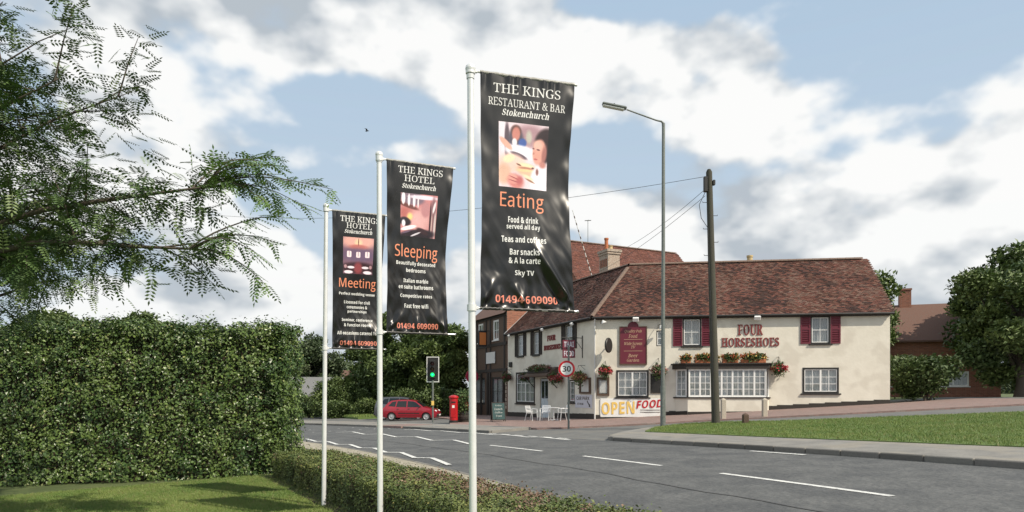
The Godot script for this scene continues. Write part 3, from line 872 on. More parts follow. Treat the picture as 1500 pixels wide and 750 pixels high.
# ---------------------------------------------------------------- street furniture
func lamp_column() -> void:
	var at := P(5.86, 26.5, -0.1)
	var o := thing("street_lamp", "tall grey green street lamp column with a short arm above the grass", "street lamp", at)
	var g := Geo.new()
	g.tube([Vector3.ZERO, Vector3(0, 1.75, 0)], [0.105, 0.10], 18)
	g.tube([Vector3(0, 1.74, 0), Vector3(0, 1.80, 0), Vector3(0.01, 6, 0), Vector3(0.02, 11.95, 0)], [0.10, 0.078, 0.072, 0.062], 16)
	part("column", g, M.column, o)
	g = Geo.new()
	g.bx(Transform3D(Basis(), Vector3(0, 0, 0)), -0.05, 0.05, 0.55, 1.25, 0.085, 0.112, 0.006)
	part("access_door", g, M.column, o)
	g = Geo.new()
	g.tube([Vector3(0.02, 11.8, 0), Vector3(0.0, 11.97, 0), Vector3(-0.06, 12.03, 0), Vector3(-0.25, 12.07, 0), Vector3(-1.42, 12.47, 0.05)], [0.06, 0.05, 0.035, 0.03, 0.027], 10)
	part("arm", g, M.column, o)
	var ln := Transform3D(Basis(Vector3(0, 0, 1), -0.20), Vector3(-1.86, 12.57, 0.05))
	g = Geo.new()
	g.bx(ln, -0.52, 0.44, -0.02, 0.075, -0.13, 0.13, 0.035)
	var h := part("lantern", g, M.column, o)
	g = Geo.new()
	g.bx(ln, -0.49, 0.36, -0.075, -0.022, -0.105, 0.105, 0.03)
	part("lens", g, M.clear, h)
	g = Geo.new()
	g.lathe([Vector2(0.03, 0.0), Vector2(0.03, 0.05), Vector2(0.0, 0.065)], 8, ln * Transform3D(Basis(), Vector3(-0.06, 0.075, 0)))
	part("photocell", g, M.black, h)

func telegraph_pole() -> Vector3:
	var at := P(7.74, 25.9, -0.12)
	var o := thing("telegraph_pole", "leaning wooden telegraph pole with a dark box near its top", "telegraph pole", at)
	var lean := Vector3(-0.030, 1, 0.01)
	var g := Geo.new()
	var tops := 9.85
	g.tube([Vector3.ZERO, lean * 0.5, lean * 5, lean * (tops - 0.1), lean * tops], [0.165, 0.155, 0.135, 0.112, 0.06], 14)
	part("shaft", g, M.grey_wood, o)
	g = Geo.new()
	g.bx(Transform3D(Basis(), lean * 9.25), -0.24, -0.10, -0.28, 0.30, 0.0, 0.16, 0.02)
	part("junction_box", g, M.black, o)
	g = Geo.new()
	g.bx(Transform3D(Basis(), lean * 9.25), 0.10, 0.20, -0.02, 0.18, -0.02, 0.12, 0.02)
	part("bracket", g, M.black, o)
	for k in 7:
		g = Geo.new()
		var p := lean * (5.6 + k * 0.5)
		var s := 1.0 if k % 2 else -1.0
		g.tube([p + Vector3(s * 0.08, 0, 0), p + Vector3(s * 0.27, 0.0, 0.0), p + Vector3(s * 0.275, 0.04, 0)], [0.011, 0.011, 0.011], 6)
		part("step_iron", g, M.black, o)
	g = Geo.new()
	g.tube([lean * 9.0 + Vector3(-0.17, 0, 0.06), lean * 8.5 + Vector3(-0.42, 0, 0.06), lean * 8.0 + Vector3(-0.36, 0, 0.06), lean * 7.6 + Vector3(-0.12, 0, 0.1), lean * 4 + Vector3(-0.10, 0, 0.12), lean * 0.3 + Vector3(-0.10, 0, 0.15)], [0.012, 0.012, 0.012, 0.012, 0.012, 0.012], 6)
	part("down_cable", g, M.cable, o)
	return at + lean * 9.6

func wire(label: String, a: Vector3, b: Vector3, sag: float, r := 0.009) -> void:
	var pts := []
	var rad := []
	for k in 25:
		var t := k / 24.0
		pts.append(a.lerp(b, t) - Vector3(0, sag * 4.0 * t * (1.0 - t), 0) - a)
		rad.append(r)
	var g := Geo.new()
	g.tube(pts, rad, 5)
	var o := part("overhead_wire", g, M.cable, self, Transform3D(Basis(), a))
	tag(o, label, "wire", "overhead wires")

func speed_sign() -> void:
	var at := P(2.48, 29.9, -0.1)
	var o := thing("speed_limit_sign", "round red ringed speed limit sign reading 30 on a grey post", "road sign", at)
	var g := Geo.new()
	g.tube([Vector3.ZERO, Vector3(0, 3.75, 0)], [0.045, 0.045], 12)
	part("post", g, M.column, o)
	var c := Transform3D(Basis(Vector3.UP, -0.12) * Basis(Vector3.RIGHT, PI / 2), Vector3(-0.09, 2.72, 0.07))
	g = Geo.new()
	g.lathe([Vector2(0, 0), Vector2(0.36, 0), Vector2(0.36, 0.012), Vector2(0.0, 0.012)], 40, c)
	var pl := part("sign_plate", g, M.red, o)
	g = Geo.new()
	g.lathe([Vector2(0.27, 0.008), Vector2(0.27, 0.0165), Vector2(0.0, 0.0165)], 36, c)
	part("white_disc", g, M.white, pl)
	part("digits", letters("30", "sans_bold", 0.36, 0.25, 0.004), M.black, pl, Transform3D(Basis(Vector3.UP, -0.12), Vector3(-0.09, 2.72, 0.07)) * Transform3D(Basis(), Vector3(0, 0, 0.0167)))
	g = Geo.new()
	g.bx(Transform3D(Basis(Vector3.UP, -0.12), Vector3(-0.02, 2.72, 0.045)), -0.2, 0.2, -0.02, 0.02, -0.01, 0.03)
	part("clip", g, M.steel, o)

func traffic_light() -> void:
	var at := P(-4.87, 42.0, 0.02)
	var o := thing("traffic_light", "traffic light showing green on a thin grey post beside the red car", "traffic light", at)
	var g := Geo.new()
	g.tube([Vector3.ZERO, Vector3(0, 2.6, 0)], [0.06, 0.06], 12)
	part("post", g, M.column, o)
	g = Geo.new()
	g.bx(Transform3D.IDENTITY, -0.36, 0.36, 2.50, 4.02, -0.03, 0.0, 0.02)
	var bk := part("backing_board", g, M.black, o)
	for e in [[-0.385, -0.335, 2.475, 4.045], [0.335, 0.385, 2.475, 4.045], [-0.335, 0.335, 3.995, 4.045], [-0.335, 0.335, 2.475, 2.525]]:
		g = Geo.new()
		g.bx(Transform3D.IDENTITY, e[0], e[1], e[2], e[3], -0.028, 0.012)
		part("white_border", g, M.off_white, bk)
	g = Geo.new()
	g.bx(Transform3D.IDENTITY, -0.17, 0.17, 2.72, 3.84, 0.0, 0.18, 0.03)
	part("signal_head", g, M.black, o)
	for k in 3:
		var y := 3.62 - k * 0.34
		var f := Transform3D(Basis(Vector3.RIGHT, PI / 2), Vector3(0, y, 0.18))
		g = Geo.new()
		g.lathe([Vector2(0.125, 0.0), Vector2(0.105, 0.02), Vector2(0.06, 0.035), Vector2(0, 0.04)], 20, f)
		part("lamp_lens", g, [M.lens_red, M.lens_amber, M.lens_green][k], o)
		g = Geo.new()
		for q in 14:
			var a0 := lerpf(-0.35, PI + 0.35, q / 14.0)
			var a1 := lerpf(-0.35, PI + 0.35, (q + 1) / 14.0)
			var p0 := Vector3(cos(a0), sin(a0), 0) * 0.135 + Vector3(0, y, 0.18)
			var p1 := Vector3(cos(a1), sin(a1), 0) * 0.135 + Vector3(0, y, 0.18)
			g.quad(p0, p0 + Vector3(0, -0.02, 0.17), p1 + Vector3(0, -0.02, 0.17), p1)
		part("visor", g, M.black, o)
	g = Geo.new()
	g.bx(Transform3D.IDENTITY, -0.08, 0.08, 1.05, 1.32, 0.055, 0.14, 0.01)
	part("push_button_box", g, M.yellow, o)

func pillar_box() -> void:
	var o := thing("pillar_box", "red pillar post box standing on the pavement beside a planter", "post box", P(-3.4, 39.8, 0.02))
	var g := Geo.new()
	g.lathe([Vector2(0.27, 0), Vector2(0.27, 0.16), Vector2(0.245, 0.18)], 28, Transform3D.IDENTITY)
	part("plinth", g, M.black, o)
	g = Geo.new()
	g.lathe([Vector2(0.24, 0.17), Vector2(0.24, 1.42), Vector2(0.245, 1.45)], 28, Transform3D.IDENTITY)
	part("body", g, M.box_red, o)
	g = Geo.new()
	g.lathe([Vector2(0.245, 1.44), Vector2(0.285, 1.47), Vector2(0.285, 1.53), Vector2(0.25, 1.58), Vector2(0.14, 1.63), Vector2(0, 1.65)], 28, Transform3D.IDENTITY)
	part("cap", g, M.box_red, o)
	g = Geo.new()
	g.bx(Transform3D.IDENTITY, -0.14, 0.14, 1.20, 1.27, 0.20, 0.26, 0.01)
	part("slot_hood", g, M.black, o)
	g = Geo.new()
	g.bx(Transform3D.IDENTITY, -0.15, 0.15, 0.35, 1.12, 0.16, 0.246, 0.01)
	var dr := part("door", g, M.box_red, o)
	g = Geo.new()
	g.bx(Transform3D.IDENTITY, -0.07, 0.07, 0.90, 1.05, 0.245, 0.252)
	part("notice_plate", g, M.paper, dr)

func flowers(parent: Node, c: Vector3, r3: Vector3, leaves: int, petals: int, cols: Array, sd: int, trail := 0.0) -> void:
	var r := RandomNumberGenerator.new(); r.seed = sd
	var xf := []
	var cl := []
	for k in leaves + petals:
		var dir := Vector3(r.randfn(), r.randfn(), r.randfn()).normalized()
		var q := c + dir * r3 * pow(r.randf(), 0.45)
		if trail > 0.0 and r.randf() < 0.35: q.y -= trail * r.randf()
		if k >= leaves: q = c + Vector3(dir.x, absf(dir.y) * 1.05 - (0.5 if trail > 0.0 else 0.0), dir.z) * r3 * 1.06
		var s := r.randf_range(0.6, 1.2) * (0.24 if k < leaves else 0.20)
		xf.append(Transform3D(Basis.from_euler(Vector3(r.randf_range(-1, 1), r.randf() * TAU, r.randf_range(-1, 1))).scaled(Vector3.ONE * s), q))
		if k < leaves: cl.append(Color(0.035, 0.075, 0.02).lerp(Color(0.09, 0.14, 0.04), r.randf()))
		else:
			var cc: Color = cols[r.randi() % cols.size()]
			cl.append(cc * r.randf_range(0.75, 1.15))
	many("flowers", M.sprig, xf, cl, M.petal, parent)

func hanging_basket(label: String, f: Transform3D, u: float, v: float, off: float, size: float, reds: Array, sd: int) -> void:
	var o := thing("hanging_basket", label, "hanging basket", (f * Transform3D(Basis(), Vector3(u, v - size * 0.5, off))).origin, 0, "flower baskets hung on the pub")
	o.basis = f.basis
	var g := Geo.new()
	g.lathe([Vector2(0.02, -size * 0.35), Vector2(size * 0.3, -size * 0.26), Vector2(size * 0.42, -0.05), Vector2(size * 0.46, 0.06)], 14, Transform3D.IDENTITY)
	part("basket", g, M.brown, o)
	g = Geo.new()
	for k in 3:
		var an := TAU * k / 3.0
		g.tube([Vector3(cos(an), 0.02, sin(an)) * size * 0.45, Vector3(0, size * 1.05, 0)], [0.006, 0.006], 4)
	part("chains", g, M.black, o)
	g = Geo.new()
	g.tube([Vector3(0, size * 1.05, 0.03), Vector3(0, size * 1.12, 0), Vector3(0, size * 1.12, -off + 0.01)], [0.012, 0.014, 0.014], 6)
	g.tube([Vector3(0, size * 1.10, -off * 0.3), Vector3(0, size * 0.75, -off + 0.012)], [0.01, 0.01], 6)
	part("bracket", g, M.black, o)
	flowers(o, Vector3(0, size * 0.12, 0), Vector3(size * 0.6, size * 0.42, minf(size * 0.55, off * 0.9)), 90, 60, reds, sd, size * 0.5)

func cafe_chair(label: String, x: float, d: float, turn: float) -> void:
	var o := thing("cafe_chair", label, "chair", P(x, d, 0.06), turn, "metal chairs outside the pub")
	var g := Geo.new()
	for s in [-1.0, 1.0]:
		g = Geo.new()
		g.tube([Vector3(s * 0.25, 0, 0.24), Vector3(s * 0.235, 0.42, 0.20), Vector3(s * 0.25, 0.66, 0.20), Vector3(s * 0.26, 0.67, -0.16)], [0.018, 0.018, 0.018, 0.018], 8)
		part("leg", g, M.bright_metal, o)
		g = Geo.new()
		g.tube([Vector3(s * 0.25, 0, -0.30), Vector3(s * 0.225, 0.42, -0.20), Vector3(s * 0.215, 0.85, -0.30)], [0.018, 0.018, 0.018], 8)
		part("leg", g, M.bright_metal, o)
	for k in 6:
		g = Geo.new()
		g.bx(Transform3D.IDENTITY, -0.22, 0.22, 0.425, 0.44, -0.20 + k * 0.07, -0.145 + k * 0.07, 0.004)
		part("seat_slat", g, M.bright_metal, o)
	for k in 5:
		g = Geo.new()
		g.bx(Transform3D(Basis(Vector3.RIGHT, -0.22), Vector3(0, 0.50 + k * 0.08, -0.215 - k * 0.0185)), -0.21, 0.21, -0.026, 0.026, -0.008, 0.008, 0.003)
		part("back_slat", g, M.bright_metal, o)

func cafe_table(x: float, d: float) -> void:
	var o := thing("cafe_table", "small round metal table between the chairs outside the pub door", "table", P(x, d, 0.06))
	var g := Geo.new()
	g.lathe([Vector2(0, 0.70), Vector2(0.33, 0.70), Vector2(0.345, 0.715), Vector2(0.33, 0.73), Vector2(0, 0.73)], 28, Transform3D.IDENTITY)
	part("table_top", g, M.bright_metal, o)
	g = Geo.new()
	g.tube([Vector3(0, 0.03, 0), Vector3(0, 0.70, 0)], [0.03, 0.03], 12)
	part("pedestal", g, M.bright_metal, o)
	for k in 4:
		g = Geo.new()
		var an := TAU * k / 4.0 + 0.4
		g.tube([Vector3(0, 0.06, 0), Vector3(cos(an) * 0.3, 0.018, sin(an) * 0.3)], [0.02, 0.016], 8)
		part("foot", g, M.bright_metal, o)

func sandwich_board() -> void:
	var o := thing("sandwich_board", "teal chalk board standing on the pavement by the dark shop", "sign board", P(-0.8, 39.5, 0.06), 0.25)
	for s in [1.0, -1.0]:
		var t := Transform3D(Basis(Vector3.RIGHT, -0.2 * s), Vector3(0, 0.0, 0.22 * s))
		var g := Geo.new()
		g.bx(t, -0.36, 0.36, 0.12, 1.08, -0.012, 0.012)
		var b := part("board", g, M.teal, o)
		for e in [[-0.40, -0.355, 0.0, 1.12], [0.355, 0.40, 0.0, 1.12], [-0.355, 0.355, 1.075, 1.12], [-0.355, 0.355, 0.08, 0.125]]:
			g = Geo.new()
			g.bx(t, e[0], e[1], e[2], e[3], -0.02, 0.02, 0.004)
			part("frame", g, M.timber, b)
		if s > 0:
			var k := 0
			for w in [["Today", 0.40, 0.10], ["Lunch", 0.48, 0.12], ["Coffee", 0.44, 0.10], ["Teas", 0.34, 0.10]]:
				part("chalk_lettering", letters(w[0], "serif", w[1], w[2], 0.002, 0.2), M.chalk, b, t * Transform3D(Basis(), Vector3(0, 0.93 - k * 0.2, 0.0125)))
				k += 1

func planter(x: float, d: float) -> void:
	var o := thing("barrel_planter", "dark barrel planter full of leafy plants next to the post box", "planter", P(x, d, 0.02))
	var g := Geo.new()
	g.lathe([Vector2(0, 0), Vector2(0.34, 0), Vector2(0.42, 0.35), Vector2(0.40, 0.68), Vector2(0.36, 0.68), Vector2(0.36, 0.6), Vector2(0, 0.6)], 20, Transform3D.IDENTITY)
	part("barrel", g, M.timber, o)
	g = Geo.new()
	g.lathe([Vector2(0.405, 0.18), Vector2(0.415, 0.19), Vector2(0.425, 0.24), Vector2(0.40, 0.25)], 20, Transform3D.IDENTITY)
	g.lathe([Vector2(0.415, 0.5), Vector2(0.428, 0.5), Vector2(0.422, 0.56), Vector2(0.40, 0.56)], 20, Transform3D.IDENTITY)
	part("hoops", g, M.black, o)
	flowers(o, Vector3(0, 1.15, 0), Vector3(0.55, 0.75, 0.5), 420, 40, [Color(0.30, 0.05, 0.03), Color(0.20, 0.10, 0.05)], 91, 0.25)

func bollard(label: String, x: float, d: float, tall: float, r: float, m: Material) -> void:
	var o := thing("bollard", label, "bollard", P(x, d, -0.05), 0, "wooden bollards outside the pub")
	var g := Geo.new()
	g.bx(Transform3D.IDENTITY, -r, r, 0, tall, -r, r, 0.015)
	part("post", g, m, o)
	g = Geo.new()
	g.lathe([Vector2(r * 1.25, tall), Vector2(r * 0.9, tall + 0.03), Vector2(0, tall + 0.07)], 4, Transform3D(Basis(Vector3.UP, PI / 4), Vector3.ZERO))
	part("weathered_top", g, m, o)

# ---------------------------------------------------------------- cars
func car(called: String, label: String, at: Vector3, turn: float, paint: Material, k: Vector3, tall_back: bool, group: String) -> void:
	var o := thing(called, label, "car", at, turn, group)
	var W := 0.80 * k.z
	var top := [Vector2(1.85, 0.34), Vector2(1.87, 0.50), Vector2(1.80, 0.66), Vector2(1.66, 0.76), Vector2(1.30, 0.86), Vector2(1.00, 0.92), Vector2(0.72, 1.13), Vector2(0.42, 1.33), Vector2(0.22, 1.39), Vector2(-0.2, 1.42), Vector2(-0.8, 1.41), Vector2(-1.20, 1.36), Vector2(-1.42, 1.24), Vector2(-1.62, 1.0), Vector2(-1.74, 0.82), Vector2(-1.82, 0.62), Vector2(-1.83, 0.40), Vector2(-1.80, 0.26)]
	if tall_back:
		top[11] = Vector2(-1.45, 1.39); top[12] = Vector2(-1.62, 1.30); top[13] = Vector2(-1.72, 1.05); top[14] = Vector2(-1.78, 0.85)
	var wx := [-1.17, 1.16]
	var outl := PackedVector2Array()
	for p in top: outl.append(p * Vector2(k.x, k.y))
	for w in wx:
		for q in 11:
			var an := PI - PI * q / 10.0
			outl.append(Vector2(w * k.x + cos(an) * 0.335, 0.27 + sin(an) * 0.335 if q > 0 and q < 10 else 0.22))
	outl.append(Vector2(1.78 * k.x, 0.24))
	var wide := func(p: Vector2) -> float:
		var y := p.y / k.y
		var x := p.x / k.x
		var z := W
		if y > 0.84: z -= (y - 0.84) * 0.34 * k.z
		if y < 0.42: z -= (0.42 - y) * 0.18
		z -= 0.10 * pow(clampf((absf(x) - 1.1) / 0.78, 0, 1), 2.2)
		z -= 0.025 * pow(absf(y - 0.66) / 0.4, 2) if y < 0.9 else 0.0
		return z
	var side := func(g: Geo, poly: PackedVector2Array, sg: float, off: float, st: float) -> void:
		var lo := poly[0]
		var hi := poly[0]
		for p in poly: lo = lo.min(p); hi = hi.max(p)
		for i in int(ceil((hi.x - lo.x) / st)):
			for j in int(ceil((hi.y - lo.y) / st)):
				var a := lo + Vector2(i, j) * st
				for r in Geometry2D.intersect_polygons(PackedVector2Array([a, a + Vector2(st, 0), a + Vector2(st, st), a + Vector2(0, st)]), poly):
					var ids := Geometry2D.triangulate_polygon(r)
					for q in range(0, ids.size(), 3):
						var s := g.v.size()
						var tri := []
						for w in 3:
							var p: Vector2 = r[ids[q + w]]
							var e := 0.02
							var zx: float = (wide.call(p + Vector2(e, 0)) - wide.call(p - Vector2(e, 0))) / (2 * e)
							var zy: float = (wide.call(p + Vector2(0, e)) - wide.call(p - Vector2(0, e))) / (2 * e)
							var z: float = wide.call(p) + off
							g.vert(Vector3(p.x, p.y, z * sg), Vector3(-zx, -zy, 1).normalized() * Vector3(1, 1, sg))
							tri.append(Vector3(p.x, p.y, z * sg))
						var up: bool = (tri[1] - tri[0]).cross(tri[2] - tri[0]).z * sg > 0
						g.ix.append_array(PackedInt32Array([s, s + 2, s + 1] if up else [s, s + 1, s + 2]))
	var g := Geo.new()
	for sg in [1.0, -1.0]: side.call(g, outl, sg, 0.0, 0.22)
	# roof, bonnet, tail and ends: strips from side to side
	var rows := []
	for i in top.size():
		var p: Vector2 = top[i] * Vector2(k.x, k.y)
		var w: float = wide.call(p)
		var row := PackedVector3Array()
		for j in 9:
			var t := j / 8.0 * 2.0 - 1.0
			var crown := (1.0 - t * t) * 0.035
			var nn := Vector2(0, 1) if i > 2 and i < 14 else (Vector2(1, 0) if i <= 2 else Vector2(-1, 0))
			row.append(Vector3(p.x + nn.x * crown, p.y + nn.y * crown, w * t))
		rows.append(row)
	g.grid(rows, true)
	g.bx(Transform3D.IDENTITY, -1.75 * k.x, 1.75 * k.x, 0.2, 0.3, -W * 0.8, W * 0.8)
	part("body", g, paint, o)
	# glass
	var sc := Vector2(k.x, k.y)
	var panes := [[Vector2(0.86, 0.93), Vector2(0.44, 1.26), Vector2(0.28, 1.32), Vector2(-0.10, 1.345), Vector2(-0.10, 0.93)], [Vector2(-0.17, 0.93), Vector2(-0.17, 1.345), Vector2(-0.78, 1.34), Vector2(-0.86, 0.95)], [Vector2(-0.93, 0.96), Vector2(-0.86, 1.33), Vector2(-1.14, 1.29), Vector2(-1.40, 1.0)]]
	for pn in panes:
		var pp := PackedVector2Array()
		for p in pn: pp.append(p * sc)
		for sg in [1.0, -1.0]:
			g = Geo.new()
			side.call(g, pp, sg, 0.006, 0.3)
			part("side_window", g, M.car_glass, o)
	for e in [[5, 7, "windscreen"], [12, 14, "rear_window"]]:
		g = Geo.new()
		var rr := []
		for i in range(e[0], e[1] + 1):
			var row := PackedVector3Array()
			for j in 9:
				var q: Vector3 = rows[i][j]
				var f := 0.06 if i == e[0] else (-0.06 if i == e[1] else 0.0)
				var nxt: Vector3 = rows[i + (1 if i == e[0] else -1)][j]
				if f != 0.0: q = q.lerp(nxt, 0.12)
				row.append(Vector3(q.x + (0.008 if e[0] == 5 else -0.008), q.y + 0.008, q.z * 0.90))
			rr.append(row)
		g.grid(rr, true)
		part(e[2], g, M.car_glass, o)
	# doors, handles, trim
	for dd in [[Vector2(0.80, 0.36), Vector2(0.88, 0.60), Vector2(0.86, 0.905), Vector2(-0.12, 0.905), Vector2(-0.12, 0.36)], [Vector2(-0.15, 0.36), Vector2(-0.15, 0.905), Vector2(-0.90, 0.92), Vector2(-0.80, 0.70), Vector2(-0.72, 0.36)]]:
		var pp := PackedVector2Array()
		for p in dd: pp.append(p * sc)
		for sg in [1.0, -1.0]:
			g = Geo.new()
			side.call(g, pp, sg, 0.005, 0.3)
			var dr := part("door", g, paint, o)
			g = Geo.new()
			var hx: float = (dd[3].x + 0.06 if dd[0].x > 0 else dd[2].x + 0.10) * k.x
			var hz: float = wide.call(Vector2(hx, 0.80 * k.y)) + 0.012
			g.bx(Transform3D.IDENTITY, hx, hx + 0.14, 0.79 * k.y, 0.82 * k.y, hz * sg - 0.015, hz * sg + 0.015, 0.006)
			part("handle", g, M.black, dr)
	for sg in [1.0, -1.0]:
		g = Geo.new()
		g.bx(Transform3D.IDENTITY, -0.70 * k.x, 0.72 * k.x, 0.50, 0.55, sg * W - 0.02, sg * W + 0.014, 0.006)
		part("rubbing_strip", g, M.black, o)
		g = Geo.new()
		g.ball(Vector3(0.72 * k.x, 0.96 * k.y, sg * (W + 0.08)), Vector3(0.05, 0.06, 0.09), 6, 8)
		part("wing_mirror", g, M.black, o)
		g = Geo.new()
		g.ball(Vector3(1.74 * k.x, 0.66 * k.y, sg * W * 0.68), Vector3(0.10, 0.085, 0.17), 8, 12)
		part("headlight", g, M.clear, o)
		g = Geo.new()
		g.ball(Vector3(-1.74 * k.x, 0.74 * k.y, sg * W * 0.80), Vector3(0.075, 0.14, 0.10), 8, 10)
		part("tail_light", g, M.red, o)
	for e in [[1.80, 1.93, "bumper"], [-1.90, -1.78, "bumper"]]:
		g = Geo.new()
		g.bx(Transform3D.IDENTITY, e[0] * k.x, e[1] * k.x, 0.30, 0.50, -W * 0.84, W * 0.84, 0.05)
		part(e[2], g, M.black, o)
	g = Geo.new()
	g.bx(Transform3D.IDENTITY, 1.93 * k.x, 1.94 * k.x, 0.36, 0.46, -0.26, 0.26)
	part("number_plate", g, M.white, o)
	for w in wx:
		for sg in [1.0, -1.0]:
			var wt := Transform3D(Basis(Vector3.RIGHT, PI / 2 * sg), Vector3(w * k.x, 0.28, sg * (W - 0.20)))
			g = Geo.new()
			g.lathe([Vector2(0.19, 0.0), Vector2(0.26, 0.0), Vector2(0.285, 0.03), Vector2(0.285, 0.15), Vector2(0.26, 0.18), Vector2(0.19, 0.175)], 26, wt)
			var ty := part("wheel", g, M.rubber, o)
			g = Geo.new()
			g.lathe([Vector2(0.195, 0.17), Vector2(0.185, 0.185), Vector2(0.15, 0.165), Vector2(0.06, 0.175), Vector2(0.05, 0.185), Vector2(0, 0.186)], 22, wt)
			part("rim", g, M.hub, ty)

func bird() -> void:
	var g := Geo.new()
	g.tube([Vector3(-0.11, 0, 0), Vector3(-0.05, 0.005, 0), Vector3(0.03, 0.012, 0), Vector3(0.09, 0.014, 0), Vector3(0.14, 0.01, 0)], [0.01, 0.028, 0.03, 0.02, 0.004], 8)
	var o := thing("bird", "tiny dark bird flying high against the blue sky", "bird", Vector3(-8.5, 1.6 + 15.2, -40))
	part("body", g, M.cable, o)
	for s in [-1.0, 1.0]:
		g = Geo.new()
		var a := [Vector3(0.05, 0.02, 0.02 * s), Vector3(-0.03, 0.02, 0.02 * s), Vector3(-0.06, 0.08, 0.15 * s), Vector3(0.04, 0.08, 0.15 * s), Vector3(-0.10, 0.06, 0.30 * s)]
		for h in [0.0, -0.006]:
			var dn := Vector3(0, h, 0)
			g.quad(a[0] + dn, a[1] + dn, a[2] + dn, a[3] + dn)
			g.tri(a[3] + dn, a[2] + dn, a[4] + dn)
		part("wing", g, M.cable, o)

# ---------------------------------------------------------------- buildings
# a wall in the plane of frame f (x along, y up, z out) with openings [u0, v0, u1, v1] and reveals
func wall(g: Geo, f: Transform3D, u0: float, u1: float, v0: float, v1: float, holes: Array, thick := 0.22) -> void:
	var us := [u0, u1]
	var vs := [v0, v1]
	for h in holes:
		us.append(h[0]); us.append(h[2]); vs.append(h[1]); vs.append(h[3])
	us.sort(); vs.sort()
	for i in us.size() - 1:
		if us[i + 1] - us[i] < 1e-4: continue
		for j in vs.size() - 1:
			if vs[j + 1] - vs[j] < 1e-4: continue
			var m := Vector2((us[i] + us[i + 1]) / 2, (vs[j] + vs[j + 1]) / 2)
			var open := false
			for h in holes:
				if m.x > h[0] and m.x < h[2] and m.y > h[1] and m.y < h[3]: open = true
			if open: continue
			for z in [0.0, -thick]:
				var a := [f * Vector3(us[i], vs[j], z), f * Vector3(us[i + 1], vs[j], z), f * Vector3(us[i + 1], vs[j + 1], z), f * Vector3(us[i], vs[j + 1], z)]
				if z == 0.0: g.quad(a[0], a[1], a[2], a[3])
				else: g.quad(a[1], a[0], a[3], a[2])
	for h in holes:
		var p := func(u, v, z): return f * Vector3(u, v, z)
		g.quad(p.call(h[0], h[1], 0), p.call(h[0], h[3], 0), p.call(h[0], h[3], -thick), p.call(h[0], h[1], -thick))
		g.quad(p.call(h[2], h[1], -thick), p.call(h[2], h[3], -thick), p.call(h[2], h[3], 0), p.call(h[2], h[1], 0))
		g.quad(p.call(h[0], h[1], 0), p.call(h[0], h[1], -thick), p.call(h[2], h[1], -thick), p.call(h[2], h[1], 0))
		g.quad(p.call(h[0], h[3], -thick), p.call(h[0], h[3], 0), p.call(h[2], h[3], 0), p.call(h[2], h[3], -thick))

# a window that fills the rectangle; lights side by side, each with small panes
func window(parent: Node, f: Transform3D, r: Array, inset: float, lights: int, cols: int, rows: int, edge: float, frame_mat: Material, bar_mat: Material, sill := true, proud := 0.0, curtain := true) -> void:
	var w: float = r[2] - r[0]
	var h: float = r[3] - r[1]
	var t := f * Transform3D(Basis(), Vector3(r[0], r[1], -inset))
	var g := Geo.new()
	for e in [[0.0, edge, 0.0, h], [w - edge, w, 0.0, h], [edge, w - edge, 0.0, edge], [edge, w - edge, h - edge, h]]:
		g.bx(Transform3D.IDENTITY, e[0], e[1], e[2], e[3], -0.05, inset + proud if proud > 0.0 else 0.045, 0.006)
	var wd := part("window", g, frame_mat, parent, t)
	if sill:
		g = Geo.new()
		g.bx(Transform3D.IDENTITY, -0.10, w + 0.10, -0.075, -0.002, -0.03, inset + 0.09, 0.01)
		part("sill", g, frame_mat, wd)
	var lw := (w - 2 * edge) / lights
	for k in lights:
		var x0 := edge + k * lw
		var x1 := x0 + lw
		g = Geo.new()
		var b := 0.045
		for e in [[x0, x0 + b, edge, h - edge], [x1 - b, x1, edge, h - edge], [x0 + b, x1 - b, edge, edge + b], [x0 + b, x1 - b, h - edge - b, h - edge]]:
			g.bx(Transform3D.IDENTITY, e[0] + 0.001, e[1] - 0.001, e[2] + 0.001, e[3] - 0.001, -0.03, 0.025)
		var iw := lw - 2 * b
		var ih := h - 2 * edge - 2 * b
		for i in range(1, cols): g.bx(Transform3D.IDENTITY, x0 + b + iw * i / cols - 0.012, x0 + b + iw * i / cols + 0.012, edge + b, h - edge - b, -0.02, 0.016)
		for j in range(1, rows):
			var bh := 0.024 if rows != 2 else 0.03
			g.bx(Transform3D.IDENTITY, x0 + b, x1 - b, edge + b + ih * j / rows - bh / 2, edge + b + ih * j / rows + bh / 2, -0.018, 0.019)
		part("casement", g, bar_mat, wd)
		for i in cols:
			for j in rows:
				var key := "pane_%.3f_%.3f" % [iw / cols, ih / rows]
				if not M.has(key):
					var pg := Geo.new()
					pg.bx(Transform3D.IDENTITY, 0, iw / cols, 0, ih / rows, -0.002, 0.002)
					M[key] = pg.mesh()
				part("pane", M[key], M.glass, wd, Transform3D(Basis.from_euler(Vector3(rng.randf_range(-0.012, 0.012), rng.randf_range(-0.012, 0.012), 0)), Vector3(x0 + b + iw * i / cols, edge + b + ih * j / rows, 0)))
	if curtain:
		var rowsv := []
		for j in 2:
			var row := PackedVector3Array()
			for i in 61:
				var q := i / 60.0
				row.append(Vector3(edge * 0.5 + (w - edge) * q, h - edge * 0.5 - (h - edge) * j, -0.12 + 0.022 * sin(q * w * 38.0) + 0.01 * sin(q * w * 17.0 + j)))
			rowsv.append(row)
		g = Geo.new()
		g.grid(rowsv)
		part("net_curtain", g, M.net, wd)

